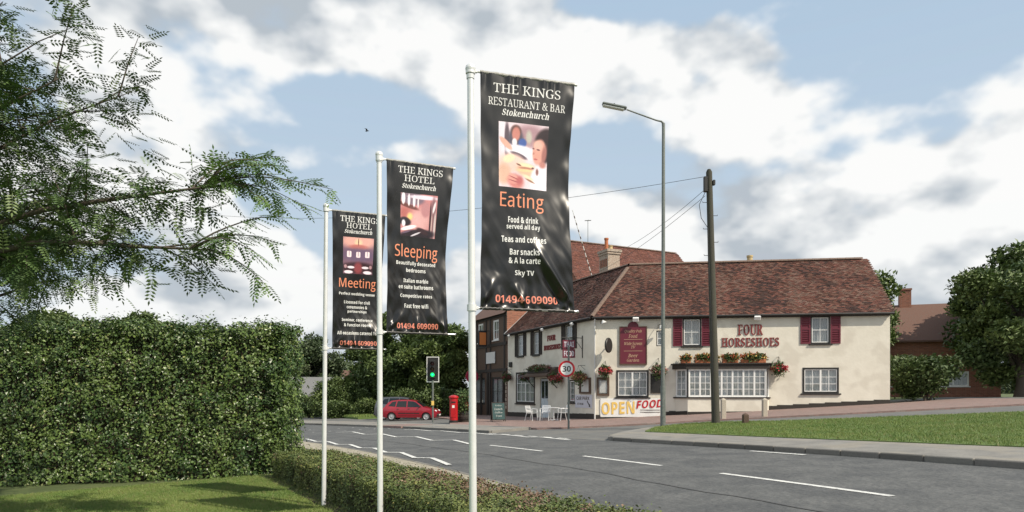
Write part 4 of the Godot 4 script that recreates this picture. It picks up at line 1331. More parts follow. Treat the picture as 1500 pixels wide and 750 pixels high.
func shutter(parent: Node, f: Transform3D, u0: float, v0: float, u1: float, v1: float, m: Material) -> void:
	var g := Geo.new()
	var t := f * Transform3D(Basis(), Vector3(u0, v0, 0.003))
	var w := u1 - u0
	var h := v1 - v0
	g.bx(Transform3D.IDENTITY, 0.0, w, 0.0, h, 0.0, 0.02)
	for e in [[0.0, 0.07, 0.0, h], [w - 0.07, w, 0.0, h], [0.07, w - 0.07, 0.0, 0.09], [0.07, w - 0.07, h - 0.09, h], [0.07, w - 0.07, h * 0.5 - 0.04, h * 0.5 + 0.04]]:
		g.bx(Transform3D.IDENTITY, e[0], e[1], e[2], e[3], 0.018, 0.05)
	var s := part("shutter", g, m, parent, t)
	var n := 12
	var sg := Geo.new()
	sg.box(Transform3D(Basis(Vector3.RIGHT, 0.6), Vector3.ZERO), Vector3(w - 0.142, 0.05, 0.012))
	var sm := sg.mesh()
	for k in n:
		var y := 0.12 + (h - 0.24) * k / (n - 1)
		if absf(y - h * 0.5) < 0.06: continue
		part("slat", sm, m, s, Transform3D(Basis(), Vector3(w / 2, y, 0.034)))

# rows of small clay tiles on the slope that starts at e0 and runs along ud and up along sd
func tiled_slope(parent: Node, e0: Vector3, ud: Vector3, sd: Vector3, poly: PackedVector2Array, tw: float, th: float, cols: Array, seed_: int) -> void:
	var r := RandomNumberGenerator.new(); r.seed = seed_
	var fn := FastNoiseLite.new(); fn.seed = seed_; fn.frequency = 0.35; fn.fractal_octaves = 3
	var nn := ud.cross(sd).normalized()
	var g := Geo.new()
	var ids := Geometry2D.triangulate_polygon(poly)
	for k in range(0, ids.size(), 3):
		var t := []
		for w in 3: t.append(e0 + ud * poly[ids[k + w]].x + sd * poly[ids[k + w]].y)
		if (t[1] - t[0]).cross(t[2] - t[0]).dot(nn) > 0: g.tri(t[0], t[1], t[2])
		else: g.tri(t[0], t[2], t[1])
	part("roof_slope", g, M.rooftex, parent)
	var lo := poly[0]
	var hi := poly[0]
	for p in poly: lo = lo.min(p); hi = hi.max(p)
	g = Geo.new()
	for j in int((hi.y - lo.y) / th):
		for i in int((hi.x - lo.x) / tw) + 1:
			var u := lo.x + (i + (0.5 if j % 2 else 0.0)) * tw + r.randf_range(-0.006, 0.006)
			var s := lo.y + j * th
			if not Geometry2D.is_point_in_polygon(Vector2(u + tw * 0.5, s + th * 0.5), poly): continue
			var k := clampf(0.5 + fn.get_noise_2d(u, s) * 0.7 + r.randf_range(-0.5, 0.5), 0, 0.999)
			var c: Color = cols[int(k * cols.size())]
			g.col = c * r.randf_range(0.78, 1.2)
			var lift := 0.032 + r.randf_range(-0.008, 0.018)
			var tl := r.randf_range(-0.005, 0.005)
			var a := e0 + ud * (u + 0.003) + sd * s + nn * (lift + tl)
			var b := e0 + ud * (u + tw - 0.003) + sd * s + nn * (lift - tl)
			var d := e0 + ud * (u + tw - 0.003) + sd * (s + th * 1.3) + nn * 0.007
			var e := e0 + ud * (u + 0.003) + sd * (s + th * 1.3) + nn * 0.007
			g.quad(a, b, d, e)
			g.quad(a - nn * 0.016, b - nn * 0.016, b, a)
	var o := part("roof_tiles", g, M.tiles, parent)
	o.set_meta("kind", "stuff")

func ridge_tiles(parent: Node, a: Vector3, b: Vector3, r: float, step: float, m: Material) -> void:
	var dir := (b - a).normalized()
	var side := dir.cross(Vector3.UP).normalized()
	var up := side.cross(dir).normalized()
	var g := Geo.new()
	var n := 7
	for k in n:
		var a0 := PI * k / n
		var a1 := PI * (k + 1) / n
		var p0 := Vector3(cos(a0) * r, sin(a0) * r * 0.8 - 0.03, 0)
		var p1 := Vector3(cos(a1) * r, sin(a1) * r * 0.8 - 0.03, 0)
		g.quad(p1 + Vector3(0, 0, 0.0), p0 + Vector3(0, 0, 0.0), p0 * 1.06 + Vector3(0, 0, step * 1.02), p1 * 1.06 + Vector3(0, 0, step * 1.02))
	var mesh := g.mesh()
	var cnt := int(a.distance_to(b) / step)
	for k in cnt:
		part("ridge_tile", mesh, m, parent, Transform3D(Basis(side, up, -dir), a + dir * (step * (k + 1))))

func floodlight(parent: Node, f: Transform3D, u: float, v: float, big: bool) -> void:
	var g := Geo.new()
	g.tube([Vector3(u, v + 0.05, 0.003), Vector3(u, v + 0.05, 0.25), Vector3(u, v, 0.30)], [0.014, 0.014, 0.014], 6)
	var b := part("floodlight", g, M.black, parent, f)
	g = Geo.new()
	g.box(Transform3D(Basis(Vector3.RIGHT, 0.5), Vector3(u, v - 0.03, 0.36)), Vector3(0.32 if big else 0.22, 0.22 if big else 0.16, 0.14), 0.02)
	part("lamp_housing", g, M.white, b)

func build_pub() -> void:
	var pub := thing("public_house", "cream two storey corner pub with maroon shutters and mottled red tiled roof", "pub", Vector3(4.5, 0, -37.5))
	var xr := Vector3(0.9893, 0, 0.1458)
	var FR := Transform3D(Basis(xr, Vector3.UP, xr.cross(Vector3.UP)), Vector3.ZERO)
	var xl := Vector3(0.391, 0, 0.9204).normalized()
	var FL := Transform3D(Basis(xl, Vector3.UP, xl.cross(Vector3.UP)), Vector3(-4.8, 0, -11.3))
	var LR := 15.2
	var LL := 12.277
	var EV := 5.80
	var win_r := [[1.22, 1.23, 2.95, 2.71], [3.36, 4.0, 3.78, 4.85], [4.75, 3.99, 5.72, 5.49], [4.75, 1.10, 8.75, 2.70], [11.3, 4.05, 12.27, 5.5], [10.9, 1.45, 12.7, 2.8]]
	var win_l := [[1.84, 3.93, 2.77, 5.42], [4.43, 3.90, 5.25, 5.42], [8.92, 4.05, 9.83, 5.45], [1.5, 0.72, 4.6, 2.85], [5.35, -0.12, 6.55, 2.38], [9.39, 0.9, 10.07, 2.23]]
	var g := Geo.new()
	wall(g, FR, 0.0, LR, -0.6, EV, win_r)
	part("front_wall", g, M.cream, pub)
	g = Geo.new()
	wall(g, FL, 0.0, LL, -0.6, EV, win_l)
	part("side_wall", g, M.cream, pub)
	g = Geo.new()      # back and end walls
	var bk := FR * Transform3D(Basis(Vector3.UP, PI), Vector3(LR, 0, -7.2))
	wall(g, bk, 0.0, 11.0, -0.6, EV, [])
	wall(g, FR * Transform3D(Basis(Vector3.UP, PI / 2), Vector3(LR, 0, 0)), 0.0, 7.2, -0.6, EV, [])
	wall(g, FL * Transform3D(Basis(Vector3.UP, -PI / 2), Vector3(0, 0, -7.2)), 0.0, 7.2, -0.6, EV, [])
	wall(g, FL * Transform3D(Basis(Vector3.UP, PI), Vector3(8.24, 0, -7.2)), 0.0, 8.24, -0.6, EV, [])
	part("rear_walls", g, M.cream, pub)
	# gables
	g = Geo.new()
	g.tri(FR * Vector3(LR, EV, 0), FR * Vector3(LR, EV, -7.2), FR * Vector3(LR, EV + 3.29, -3.6))
	part("gable", g, M.cream, pub)
	g = Geo.new()
	g.tri(FL * Vector3(0, EV, -7.2), FL * Vector3(0, EV, 0), FL * Vector3(0, EV + 3.29, -3.6))
	part("gable", g, M.cream, pub)
	# roof
	var th := atan(3.29 / 3.6)
	var e_y := EV - 0.22 * tan(th)
	var cols := [Color(0.055, 0.027, 0.022), Color(0.085, 0.04, 0.03), Color(0.12, 0.05, 0.036), Color(0.15, 0.058, 0.042), Color(0.175, 0.07, 0.05), Color(0.165, 0.078, 0.055), Color(0.18, 0.105, 0.08)]
	var sl := (0.22 + 3.6) / cos(th)
	tiled_slope(pub, FR * Vector3(0, e_y, 0.22), FR.basis.x, FR.basis * Vector3(0, sin(th), -cos(th)), PackedVector2Array([Vector2(-0.124, 0), Vector2(LR + 0.15, 0), Vector2(LR + 0.15, sl), Vector2(2.02, sl)]), 0.168, 0.105, cols, 51)
	tiled_slope(pub, FL * Vector3(0, e_y, 0.22), FL.basis.x, FL.basis * Vector3(0, sin(th), -cos(th)), PackedVector2Array([Vector2(-0.15, 0), Vector2(LL + 0.124, 0), Vector2(LL - 2.02, sl), Vector2(-0.15, sl)]), 0.168, 0.105, cols, 52)
	g = Geo.new()
	g.quad(FR * Vector3(LR + 0.15, e_y, -7.42), FR * Vector3(4.0, e_y, -7.42), FR * Vector3(2.02, EV + 3.29, -3.6), FR * Vector3(LR + 0.15, EV + 3.29, -3.6))
	g.quad(FL * Vector3(8.2, e_y, -7.42), FL * Vector3(-0.15, e_y, -7.42), FL * Vector3(-0.15, EV + 3.29, -3.6), FL * Vector3(LL - 2.02, EV + 3.29, -3.6))
	part("rear_slope", g, M.rooftex, pub)
	var apex := FR * Vector3(2.02, EV + 3.31, -3.6)
	ridge_tiles(pub, apex, FR * Vector3(LR + 0.15, EV + 3.31, -3.6), 0.14, 0.45, M.hip)
	ridge_tiles(pub, apex, FL * Vector3(-0.15, EV + 3.31, -3.6), 0.14, 0.45, M.hip)
	ridge_tiles(pub, FR * Vector3(-0.124, e_y + 0.05, 0.22), apex, 0.13, 0.40, M.hip)
	# verge of the far gable
	g = Geo.new()
	g.quad(FL * Vector3(-0.16, e_y - 0.08, 0.24), FL * Vector3(-0.16, EV + 3.28, -3.6), FL * Vector3(-0.16, EV + 3.42, -3.6), FL * Vector3(-0.16, e_y + 0.06, 0.24))
	g.quad(FL * Vector3(-0.16, e_y + 0.06, 0.24), FL * Vector3(-0.16, EV + 3.42, -3.6), FL * Vector3(0.02, EV + 3.42, -3.6), FL * Vector3(0.02, e_y + 0.06, 0.24))
	part("verge", g, M.off_white, pub)
	# gutters, fascia, down pipe
	for q in [[FR, -0.1, LR + 0.1], [FL, -0.12, LL + 0.1]]:
		var f: Transform3D = q[0]
		g = Geo.new()
		g.tube([f * Vector3(q[1], e_y - 0.03, 0.27), f * Vector3(q[2], e_y - 0.03, 0.27)], [0.058, 0.058], 8)
		part("gutter", g, M.black, pub)
		g = Geo.new()
		g.bx(f, q[1] + 0.02, q[2] - 0.16, e_y - 0.13, e_y - 0.02, 0.004, 0.20)
		part("fascia", g, M.timber, pub)
	g = Geo.new()
	g.tube([FR * Vector3(0.05, e_y - 0.1, 0.26), FR * Vector3(0.05, 5.25, 0.06), FR * Vector3(0.05, -0.2, 0.06)], [0.04, 0.04, 0.04], 8)
	part("down_pipe", g, M.off_white, pub)
	# plinths
	g = Geo.new()
	for k in 19:
		var u0 := 0.02 + k * 0.8
		var u1 := minf(u0 + 0.8, LR)
		var wp: Vector3 = pub.position + FR * Vector3((u0 + u1) / 2, 0, 0.1)
		g.bx(FR, u0, u1, -0.6, hgt(wp.x, -wp.z) + 0.27, 0.001, 0.03)
	part("plinth", g, M.timber, pub)
	g = Geo.new()
	for k in 15:
		var u0 := k * 0.818
		if k == 8:
			part("plinth", g, M.timber, pub)
			g = Geo.new()
		if u0 + 0.818 > 5.3 and u0 < 6.6: continue
		var wp: Vector3 = pub.position + FL * Vector3(u0 + 0.4, 0, 0.1)
		g.bx(FL, u0, u0 + 0.818, -0.6, hgt(wp.x, -wp.z) + 0.36, 0.001, 0.03)
	part("plinth", g, M.timber, pub)
	# windows of the bright front
	window(pub, FR, win_r[0], 0.02, 2, 2, 3, 0.09, M.black, M.white, true, 0.03)
	window(pub, FR, win_r[1], 0.08, 1, 1, 2, 0.05, M.black, M.white, false)
	window(pub, FR, win_r[2], 0.06, 1, 2, 2, 0.07, M.black, M.white)
	shutter(pub, FR, 4.24, 3.99, 4.735, 5.57, M.maroon)
	shutter(pub, FR, 5.735, 3.99, 6.23, 5.57, M.maroon)
	window(pub, FR, win_r[4], 0.06, 1, 2, 2, 0.07, M.black, M.white)
	shutter(pub, FR, 10.79, 4.05, 11.285, 5.6, M.maroon)
	shutter(pub, FR, 12.285, 4.05, 12.78, 5.6, M.maroon)
	window(pub, FR, win_r[5], 0.02, 2, 2, 3, 0.09, M.black, M.white, true, 0.03)
	# the bay
	var B := 0.62
	var bay := [Vector2(4.36, 0.004), Vector2(4.95, B), Vector2(8.97, B), Vector2(9.20, 0.004)]
	g = Geo.new()
	for k in 3:
		var p := FR * Vector3(bay[k].x, 0, bay[k].y)
		var q := FR * Vector3(bay[k + 1].x, 0, bay[k + 1].y)
		g.quad(p, q, q + Vector3(0, 1.18, 0), p + Vector3(0, 1.18, 0))
	var by := part("bay_window", g, M.cream, pub)
	g = Geo.new()
	for k in 3:
		var p := FR * Vector3(bay[k].x, 0, bay[k].y)
		var q := FR * Vector3(bay[k + 1].x, 0, bay[k + 1].y)
		var o := (q - p).normalized().cross(Vector3.UP) * 0.02
		g.quad(p + o, q + o, q + o + Vector3(0, 0.52, 0), p + o + Vector3(0, 0.47, 0))
		g.quad(p + o + Vector3(0, 0.47, 0), q + o + Vector3(0, 0.52, 0), q + Vector3(0, 0.52, 0), p + Vector3(0, 0.47, 0))
	part("bay_plinth", g, M.timber, by)
	g = Geo.new()
	for e in [[1.18, 1.25, 0.05], [2.74, 2.98, 0.10], [2.98, 3.04, 0.17]]:
		var ring := [Vector2(4.30 - e[2], 0.003), Vector2(4.92 - e[2] * 0.7, B + e[2]), Vector2(9.0 + e[2] * 0.7, B + e[2]), Vector2(9.24 + e[2], 0.003)]
		for k in 3:
			var p := FR * Vector3(ring[k].x, e[0], ring[k].y)
			var q := FR * Vector3(ring[k + 1].x, e[0], ring[k + 1].y)
			var hh := Vector3(0, e[1] - e[0], 0)
			g.quad(p, q, q + hh, p + hh)
		for y in [e[0], e[1]]:
			g.quad(FR * Vector3(ring[0].x, y, ring[0].y), FR * Vector3(ring[1].x, y, ring[1].y), FR * Vector3(ring[2].x, y, ring[2].y), FR * Vector3(ring[3].x, y, ring[3].y))
	part("bay_roof", g, M.timber, by)
	window(pub, FR * Transform3D(Basis(), Vector3(0, 0, B)), [4.99, 1.25, 8.95, 2.74], 0.03, 7, 2, 4, 0.05, M.white, M.white, false)
	var sv := Vector2(bay[1].x - bay[0].x, bay[1].y - bay[0].y)
	window(pub, FR * Transform3D(Basis(Vector3.UP, -atan2(sv.y, sv.x)), Vector3(bay[0].x, 0, bay[0].y)), [0.04, 1.25, sv.length() - 0.07, 2.74], 0.03, 1, 2, 4, 0.04, M.white, M.white, false)
	sv = Vector2(bay[3].x - bay[2].x, bay[3].y - bay[2].y)
	window(pub, FR * Transform3D(Basis(Vector3.UP, -atan2(sv.y, sv.x)), Vector3(bay[2].x, 0, bay[2].y)), [0.05, 1.25, sv.length() - 0.02, 2.74], 0.03, 1, 2, 4, 0.04, M.white, M.white, false)
	for q in [[4.97, B], [8.96, B]]:
		g = Geo.new()
		g.bx(FR, q[0] - 0.04, q[0] + 0.04, 1.25, 2.74, B - 0.075, B + 0.01)
		part("corner_post", g, M.black, by)
	# windows of the shaded side
	for k in 3:
		window(pub, FL, win_l[k], 0.06, 1, 2, 2, 0.07, M.black, M.off_white)
	for s in [[1.36, 1.83, 3.93, 5.46], [2.78, 3.25, 3.93, 5.46], [3.98, 4.42, 3.90, 5.46], [5.26, 5.70, 3.90, 5.46], [8.43, 8.91, 4.05, 5.5], [9.84, 10.32, 4.05, 5.5]]:
		shutter(pub, FL, s[0], s[2], s[1], s[3], M.timber)
	window(pub, FL, win_l[3], 0.03, 2, 2, 3, 0.13, M.timber, M.white, true, 0.03)
	window(pub, FL, win_l[5], 0.05, 1, 1, 3, 0.08, M.timber, M.white)
	# door with canopy
	g = Geo.new()
	g.bx(FL, 5.40, 6.50, -0.25, 2.34, -0.12, -0.07)
	var dr := part("door", g, M.door, pub)
	for q in [[5.50, 5.90, 0.15, 0.95], [6.0, 6.40, 0.15, 0.95], [5.50, 5.90, 1.1, 2.2], [6.0, 6.40, 1.1, 2.2]]:
		g = Geo.new()
		g.bx(FL, q[0], q[1], q[2], q[3], -0.072, -0.055, 0.008)
		part("door_panel", g, M.door if q[2] < 1.0 else M.car_glass, dr)
	g = Geo.new()
	g.ball(FL * Vector3(6.43, 1.0, -0.04), Vector3.ONE * 0.035, 6, 8)
	part("door_knob", g, M.gold, dr)
	g = Geo.new()
	var cv := [FL * Vector3(4.45, 2.56, 0.78), FL * Vector3(7.95, 2.56, 0.78), FL * Vector3(7.95, 3.05, 0.003), FL * Vector3(4.45, 3.05, 0.003), FL * Vector3(4.45, 2.46, 0.78), FL * Vector3(7.95, 2.46, 0.78), FL * Vector3(7.95, 2.46, 0.003), FL * Vector3(4.45, 2.46, 0.003)]
	g.quad(cv[0], cv[1], cv[2], cv[3]); g.quad(cv[4], cv[5], cv[1], cv[0]); g.quad(cv[7], cv[6], cv[5], cv[4]); g.quad(cv[5], cv[6], cv[2], cv[1]); g.quad(cv[7], cv[4], cv[0], cv[3])
	var cn := part("door_canopy", g, M.brown, pub)
	for u in [4.6, 7.8]:
		g = Geo.new()
		g.tube([FL * Vector3(u, 2.44, 0.68), FL * Vector3(u, 1.75, 0.004)], [0.03, 0.03], 6)
		part("canopy_brace", g, M.timber, cn)
	# floodlights and bracket lamps
	floodlight(pub, FR, 2.25, 5.46, true)
	floodlight(pub, FR, 8.55, 5.44, true)
	for u in [1.05, 6.4, 10.35]: floodlight(pub, FL, u, 5.44, false)
	for q in [[0.38, 5.36], [3.45, 5.05]]:
		g = Geo.new()
		g.tube([FR * Vector3(q[0], q[1] - 0.1, 0.003), FR * Vector3(q[0], q[1] + 0.1, 0.10), FR * Vector3(q[0] + 0.10, q[1] + 0.10, 0.32), FR * Vector3(q[0] + 0.12, q[1], 0.40)], [0.016, 0.016, 0.016, 0.016], 7)
		var la := part("swan_neck_lamp", g, M.black, pub)
		g = Geo.new()
		g.lathe([Vector2(0.16, -0.12), Vector2(0.15, -0.09), Vector2(0.05, 0.02), Vector2(0.03, 0.05)], 14, Transform3D(Basis(FR.basis.z, 0.4), FR * Vector3(q[0] + 0.12, q[1], 0.42)))
		part("lamp_shade", g, M.off_white, la)
	g = Geo.new()
	g.bx(FL, 0.45, 0.85, 3.25, 3.60, 0.003, 0.14, 0.02)
	part("alarm_box", g, M.black, pub)
	# raised lettering on the walls
	part("raised_lettering", letters("FOUR", "serif_bold", 1.28, 0.56, 0.04), M.letter, pub, FR * Transform3D(Basis(), Vector3(8.25, 4.83, 0.004)))
	part("raised_lettering", letters("HORSESHOES", "serif_bold", 2.94, 0.46, 0.04), M.letter, pub, FR * Transform3D(Basis(), Vector3(8.25, 4.17, 0.004)))
	part("raised_lettering", letters("FOUR", "serif_bold", 1.15, 0.34, 0.04), M.letter, pub, FL * Transform3D(Basis(), Vector3(7.05, 4.86, 0.004)))
	part("raised_lettering", letters("HORSESHOES", "serif_bold", 2.3, 0.30, 0.04), M.letter, pub, FL * Transform3D(Basis(), Vector3(7.15, 4.28, 0.004)))
	# chimney on the side wing, pot on the front wing
	var P0 := pub.position
	var ch := Vector3(6.47, 0, -45.3) - P0
	g = Geo.new()
	var ct := Transform3D(FL.basis, ch)
	g.bx(ct, -0.55, 0.55, 7.4, 10.55, -0.45, 0.45)
	g.bx(ct, -0.61, 0.61, 10.55, 10.70, -0.51, 0.51)
	g.bx(ct, -0.66, 0.66, 10.70, 10.86, -0.56, 0.56)
	var st := part("chimney", g, M.stack, pub)
	for u in [-0.36, -0.12, 0.12, 0.36]:
		g = Geo.new()
		g.bx(ct, u - 0.085, u + 0.085, 9.75, 10.25, 0.44, 0.475)
		part("brick_panel", g, M.brick, st)
	for q in [[-0.40, 0.95, M.terracotta], [0.15, 0.32, M.buff]]:
		g = Geo.new()
		g.lathe([Vector2(0.16, 10.84), Vector2(0.135, 10.9), Vector2(0.12, 10.84 + q[1] * 0.85), Vector2(0.15, 10.84 + q[1] * 0.88), Vector2(0.15, 10.84 + q[1]), Vector2(0.10, 10.84 + q[1]), Vector2(0.09, 10.9)], 14, ct * Transform3D(Basis(), Vector3(q[0], 0, 0)))
		part("chimney_pot", g, q[2], st)
	g = Geo.new()
	var c2 := Transform3D(FR.basis, Vector3(14.35, 0, -41.2) - P0)
	g.bx(c2, -0.3, 0.3, 7.6, 9.22, -0.3, 0.3)
	st = part("chimney", g, M.stack, pub)
	g = Geo.new()
	g.lathe([Vector2(0.19, 9.2), Vector2(0.17, 9.3), Vector2(0.16, 9.62), Vector2(0.19, 9.64), Vector2(0.19, 9.74), Vector2(0.12, 9.74), Vector2(0.1, 9.3)], 14, c2)
	part("chimney_pot", g, M.buff, st)

	# ---- things that hang on the pub (things of their own)
	var W := Transform3D(Basis(), P0)
	var R := W * FR
	var L := W * FL
	var b := thing("menu_board", "maroon wall board with arched top and gold script on the pub front", "sign board", R * Vector3(2.12, 3.03, 0.0))
	b.basis = FR.basis
	g = Geo.new()
	g.bx(Transform3D.IDENTITY, -0.71, 0.71, 0.0, 2.02, 0.003, 0.05)
	for k in 16:
		var a0 := PI * k / 16.0
		var a1 := PI * (k + 1) / 16.0
		var c0 := Vector3(0, 2.02, 0.05)
		var p0 := c0 + Vector3(cos(a0) * 0.30, sin(a0) * 0.30, 0)
		var p1 := c0 + Vector3(cos(a1) * 0.30, sin(a1) * 0.30, 0)
		g.tri(c0, p0, p1)
		g.quad(p0, p0 - Vector3(0, 0, 0.047), p1 - Vector3(0, 0, 0.047), p1)
	var pn := part("panel", g, M.maroon, b)
	for e in [[-0.745, -0.70, -0.02, 2.06], [0.70, 0.745, -0.02, 2.06], [-0.70, 0.70, -0.05, 0.03], [-0.70, -0.32, 2.02, 2.06], [0.32, 0.70, 2.02, 2.06]]:
		g = Geo.new()
		g.bx(Transform3D.IDENTITY, e[0], e[1], e[2], e[3], 0.004, 0.075)
		part("frame", g, M.brown, b)
	for w in [["Quality Pub", 1.78, 0.92, 0.19], ["Food", 1.53, 0.46, 0.19], ["Wide Screen", 1.13, 0.98, 0.17], ["TV", 0.93, 0.22, 0.15], ["Beer", 0.47, 0.50, 0.18], ["Garden", 0.22, 0.66, 0.16]]:
		part("script_lettering", letters(w[0], "serif", w[2], w[3], 0.006, 0.25), M.gold, pn, Transform3D(Basis(), Vector3(0, w[1], 0.0505)))
	for y in [1.35, 0.72]:
		g = Geo.new()
		g.bx(Transform3D.IDENTITY, -0.5, 0.5, y - 0.008, y + 0.008, 0.0505, 0.056)
		part("gold_rule", g, M.gold, pn)
	b = thing("promotion_banner", "white wall banner with OPEN in yellow and FOOD in red under the pub window", "banner", R * Vector3(2.05, 0.15, 0.0))
	b.basis = FR.basis
	g = Geo.new()
	var rw := []
	for j in 5:
		var row := PackedVector3Array()
		for i in 31:
			row.append(Vector3(-1.70 + 3.4 * i / 30.0, 1.02 - 1.02 * j / 4.0 + 0.02 * i / 30.0, 0.045 + 0.008 * sin(i * 0.9 + j)))
		rw.append(row)
	g.grid(rw)
	var sh := part("sheet", g, M.white, b)
	part("yellow_lettering", letters("OPEN", "sans_bold", 1.78, 0.66, 0.012, 0.05), M.yellow, sh, Transform3D(Basis(FR.basis.z * 0 + Vector3(0, 0, 1), 0.04), Vector3(-0.74, 0.50, 0.056)))
	part("red_lettering", letters("FOOD", "sans_bold", 1.36, 0.42, 0.012, 0.25), M.red, sh, Transform3D(Basis(Vector3(0, 0, 1), 0.06), Vector3(0.96, 0.72, 0.056)))
	for y in [0.38, 0.26]:
		g = Geo.new()
		g.bx(Transform3D.IDENTITY, 0.45, 1.5, y, y + 0.03, 0.055, 0.062)
		part("small_print_line", g, M.dim, sh)
	g = Geo.new()
	for i in 4:
		g.tube([Vector3([-1.68, 1.68, -1.68, 1.68][i], [0.98, 1.0, 0.04, 0.05][i], 0.0), Vector3([-1.68, 1.68, -1.68, 1.68][i], [0.98, 1.0, 0.04, 0.05][i], 0.055)], [0.012, 0.018], 6)
	part("fixings", g, M.steel, b)
	b = thing("menu_case", "brown framed glass menu case on the pub corner, on the sunny wall", "notice board", R * Vector3(0.5, 1.32, 0.0))
	b.basis = FR.basis
	g = Geo.new()
	for e in [[-0.34, -0.24, 0.0, 1.0], [0.24, 0.34, 0.0, 1.0], [-0.24, 0.24, 0.0, 0.10], [-0.24, 0.24, 0.88, 1.0]]: g.bx(Transform3D.IDENTITY, e[0], e[1], e[2], e[3], 0.003, 0.10)
	g.bx(Transform3D.IDENTITY, -0.235, 0.235, 0.105, 0.875, 0.004, 0.03)
	part("case", g, M.brown, b)
	g = Geo.new()
	g.bx(Transform3D.IDENTITY, -0.19, 0.19, 0.15, 0.82, 0.031, 0.036)
	part("menu_sheet", g, M.paper, b)
	g = Geo.new()
	g.bx(Transform3D.IDENTITY, -0.238, 0.238, 0.102, 0.878, 0.08, 0.084)
	part("glass", g, M.glass, b)
	b = thing("black_board", "black chalk board on the sunny pub wall beside the lamp column", "notice board", R * Vector3(3.42, 1.45, 0.0))
	b.basis = FR.basis
	g = Geo.new()
	g.bx(Transform3D.IDENTITY, -0.33, 0.33, 0.03, 1.02, 0.003, 0.04)
	part("board", g, M.black, b)
	for e in [[-0.37, -0.325, 0.0, 1.05], [0.325, 0.37, 0.0, 1.05], [-0.325, 0.325, 1.0, 1.05], [-0.325, 0.325, 0.0, 0.05]]:
		g = Geo.new()
		g.bx(Transform3D.IDENTITY, e[0], e[1], e[2], e[3], 0.004, 0.06)
		part("frame", g, M.timber, b)
	# round dark sign on a bracket
	b = thing("round_hanging_sign", "dark round sign on a bracket sticking out of the pub wall", "hanging sign", R * Vector3(0.70, 4.03, 0.0))
	b.basis = FR.basis
	g = Geo.new()
	g.bx(Transform3D.IDENTITY, -0.02, 0.10, -0.20, 0.20, 0.003, 0.03)
	g.tube([Vector3(0.04, 0, 0.0), Vector3(0.04, 0, 0.30)], [0.035, 0.035], 8)
	part("bracket", g, M.black, b)
	g = Geo.new()
	g.lathe([Vector2(0, -0.06), Vector2(0.38, -0.06), Vector2(0.41, -0.03), Vector2(0.41, 0.03), Vector2(0.38, 0.06), Vector2(0, 0.06)], 28, Transform3D(Basis(Vector3.FORWARD, PI / 2) * Basis(), Vector3(0.10, 0, 0.68)) * Transform3D(Basis(Vector3.RIGHT, 0.42), Vector3.ZERO))
	part("disc", g, M.black, b)
	# side wall signs
	b = thing("arrow_sign", "pale car park sign with a black arrow low on the shaded pub wall", "sign", L * Vector3(11.12, 0.62, 0.0))
	b.basis = FL.basis
	g = Geo.new()
	g.bx(Transform3D.IDENTITY, -0.98, 0.98, 0.0, 0.74, 0.003, 0.022)
	pn = part("panel", g, M.pale_sign, b)
	part("lettering", letters("CAR PARK", "sans_bold", 1.5, 0.20, 0.004), M.dim, pn, Transform3D(Basis(), Vector3(-0.05, 0.54, 0.0222)))
	part("lettering", letters("AT REAR", "sans_bold", 0.72, 0.12, 0.004), M.dim, pn, Transform3D(Basis(), Vector3(-0.35, 0.22, 0.0222)))
	g = Geo.new()
	var at := Transform3D(Basis(Vector3(0, 0, 1), -0.75), Vector3(0.62, 0.22, 0))
	g.bx(at, -0.26, 0.08, -0.04, 0.04, 0.0222, 0.027)
	g.tri(at * Vector3(0.08, -0.11, 0.027), at * Vector3(0.26, 0, 0.027), at * Vector3(0.08, 0.11, 0.027))
	part("arrow", g, M.black, pn)
	b = thing("notice_case", "dark framed notice case on the shaded pub wall above the arrow sign", "notice board", L * Vector3(11.35, 1.42, 0.0))
	b.basis = FL.basis
	g = Geo.new()
	for e in [[-0.62, -0.48, 0.0, 0.9], [0.48, 0.62, 0.0, 0.9], [-0.48, 0.48, 0.0, 0.1], [-0.48, 0.48, 0.8, 0.9]]: g.bx(Transform3D.IDENTITY, e[0], e[1], e[2], e[3], 0.003, 0.09)
	part("case", g, M.brown, b)
	g = Geo.new()
	g.bx(Transform3D.IDENTITY, -0.475, 0.475, 0.105, 0.795, 0.004, 0.03)
	part("notice_sheet", g, M.off_white, b)
	# projecting food sign, facing along the road
	b = thing("projecting_sign", "maroon THAI FOOD sign hanging from an iron bracket on the shaded pub wall", "hanging sign", L * Vector3(11.0, 3.35, 0.0))
	b.basis = Basis(Vector3.UP, 0.1)
	var outw: Vector3 = b.basis.inverse() * L.basis.z
	g = Geo.new()
	g.tube([Vector3(0, 1.22, 0), outw * 1.35 + Vector3(0, 1.22, 0)], [0.022, 0.022], 6)
	g.tube([Vector3(0, 0.1, 0) + outw * 0.02, Vector3(0, 1.35, 0) + outw * 0.02], [0.028, 0.028], 6)
	g.tube([Vector3(0, 0.55, 0), outw * 0.55 + Vector3(0, 1.2, 0)], [0.014, 0.014], 6)
	part("bracket", g, M.black, b)
	var oc := outw * 0.88
	for q in [[0.60, 1.08, "THAI"], [0.08, 0.57, "FOOD"]]:
		g = Geo.new()
		g.bx(Transform3D(Basis(), oc), -0.36, 0.36, q[0], q[1], -0.025, 0.025, 0.01)
		pn = part("panel", g, M.maroon, b)
		part("lettering", letters(q[2], "sans_bold", 0.56, 0.30, 0.004), M.pale_sign, pn, Transform3D(Basis(), oc + Vector3(0, (q[0] + q[1]) / 2, 0.0255)))
	g = Geo.new()
	for s in [-0.28, 0.28]: g.tube([oc + Vector3(s, 1.0, 0), oc + Vector3(s * 0.7, 1.22, 0)], [0.01, 0.01], 5)
	for s in [-0.28, 0.28]: g.tube([oc + Vector3(s, 0.55, 0), oc + Vector3(s, 0.62, 0)], [0.01, 0.01], 5)
	part("hanger", g, M.black, b)
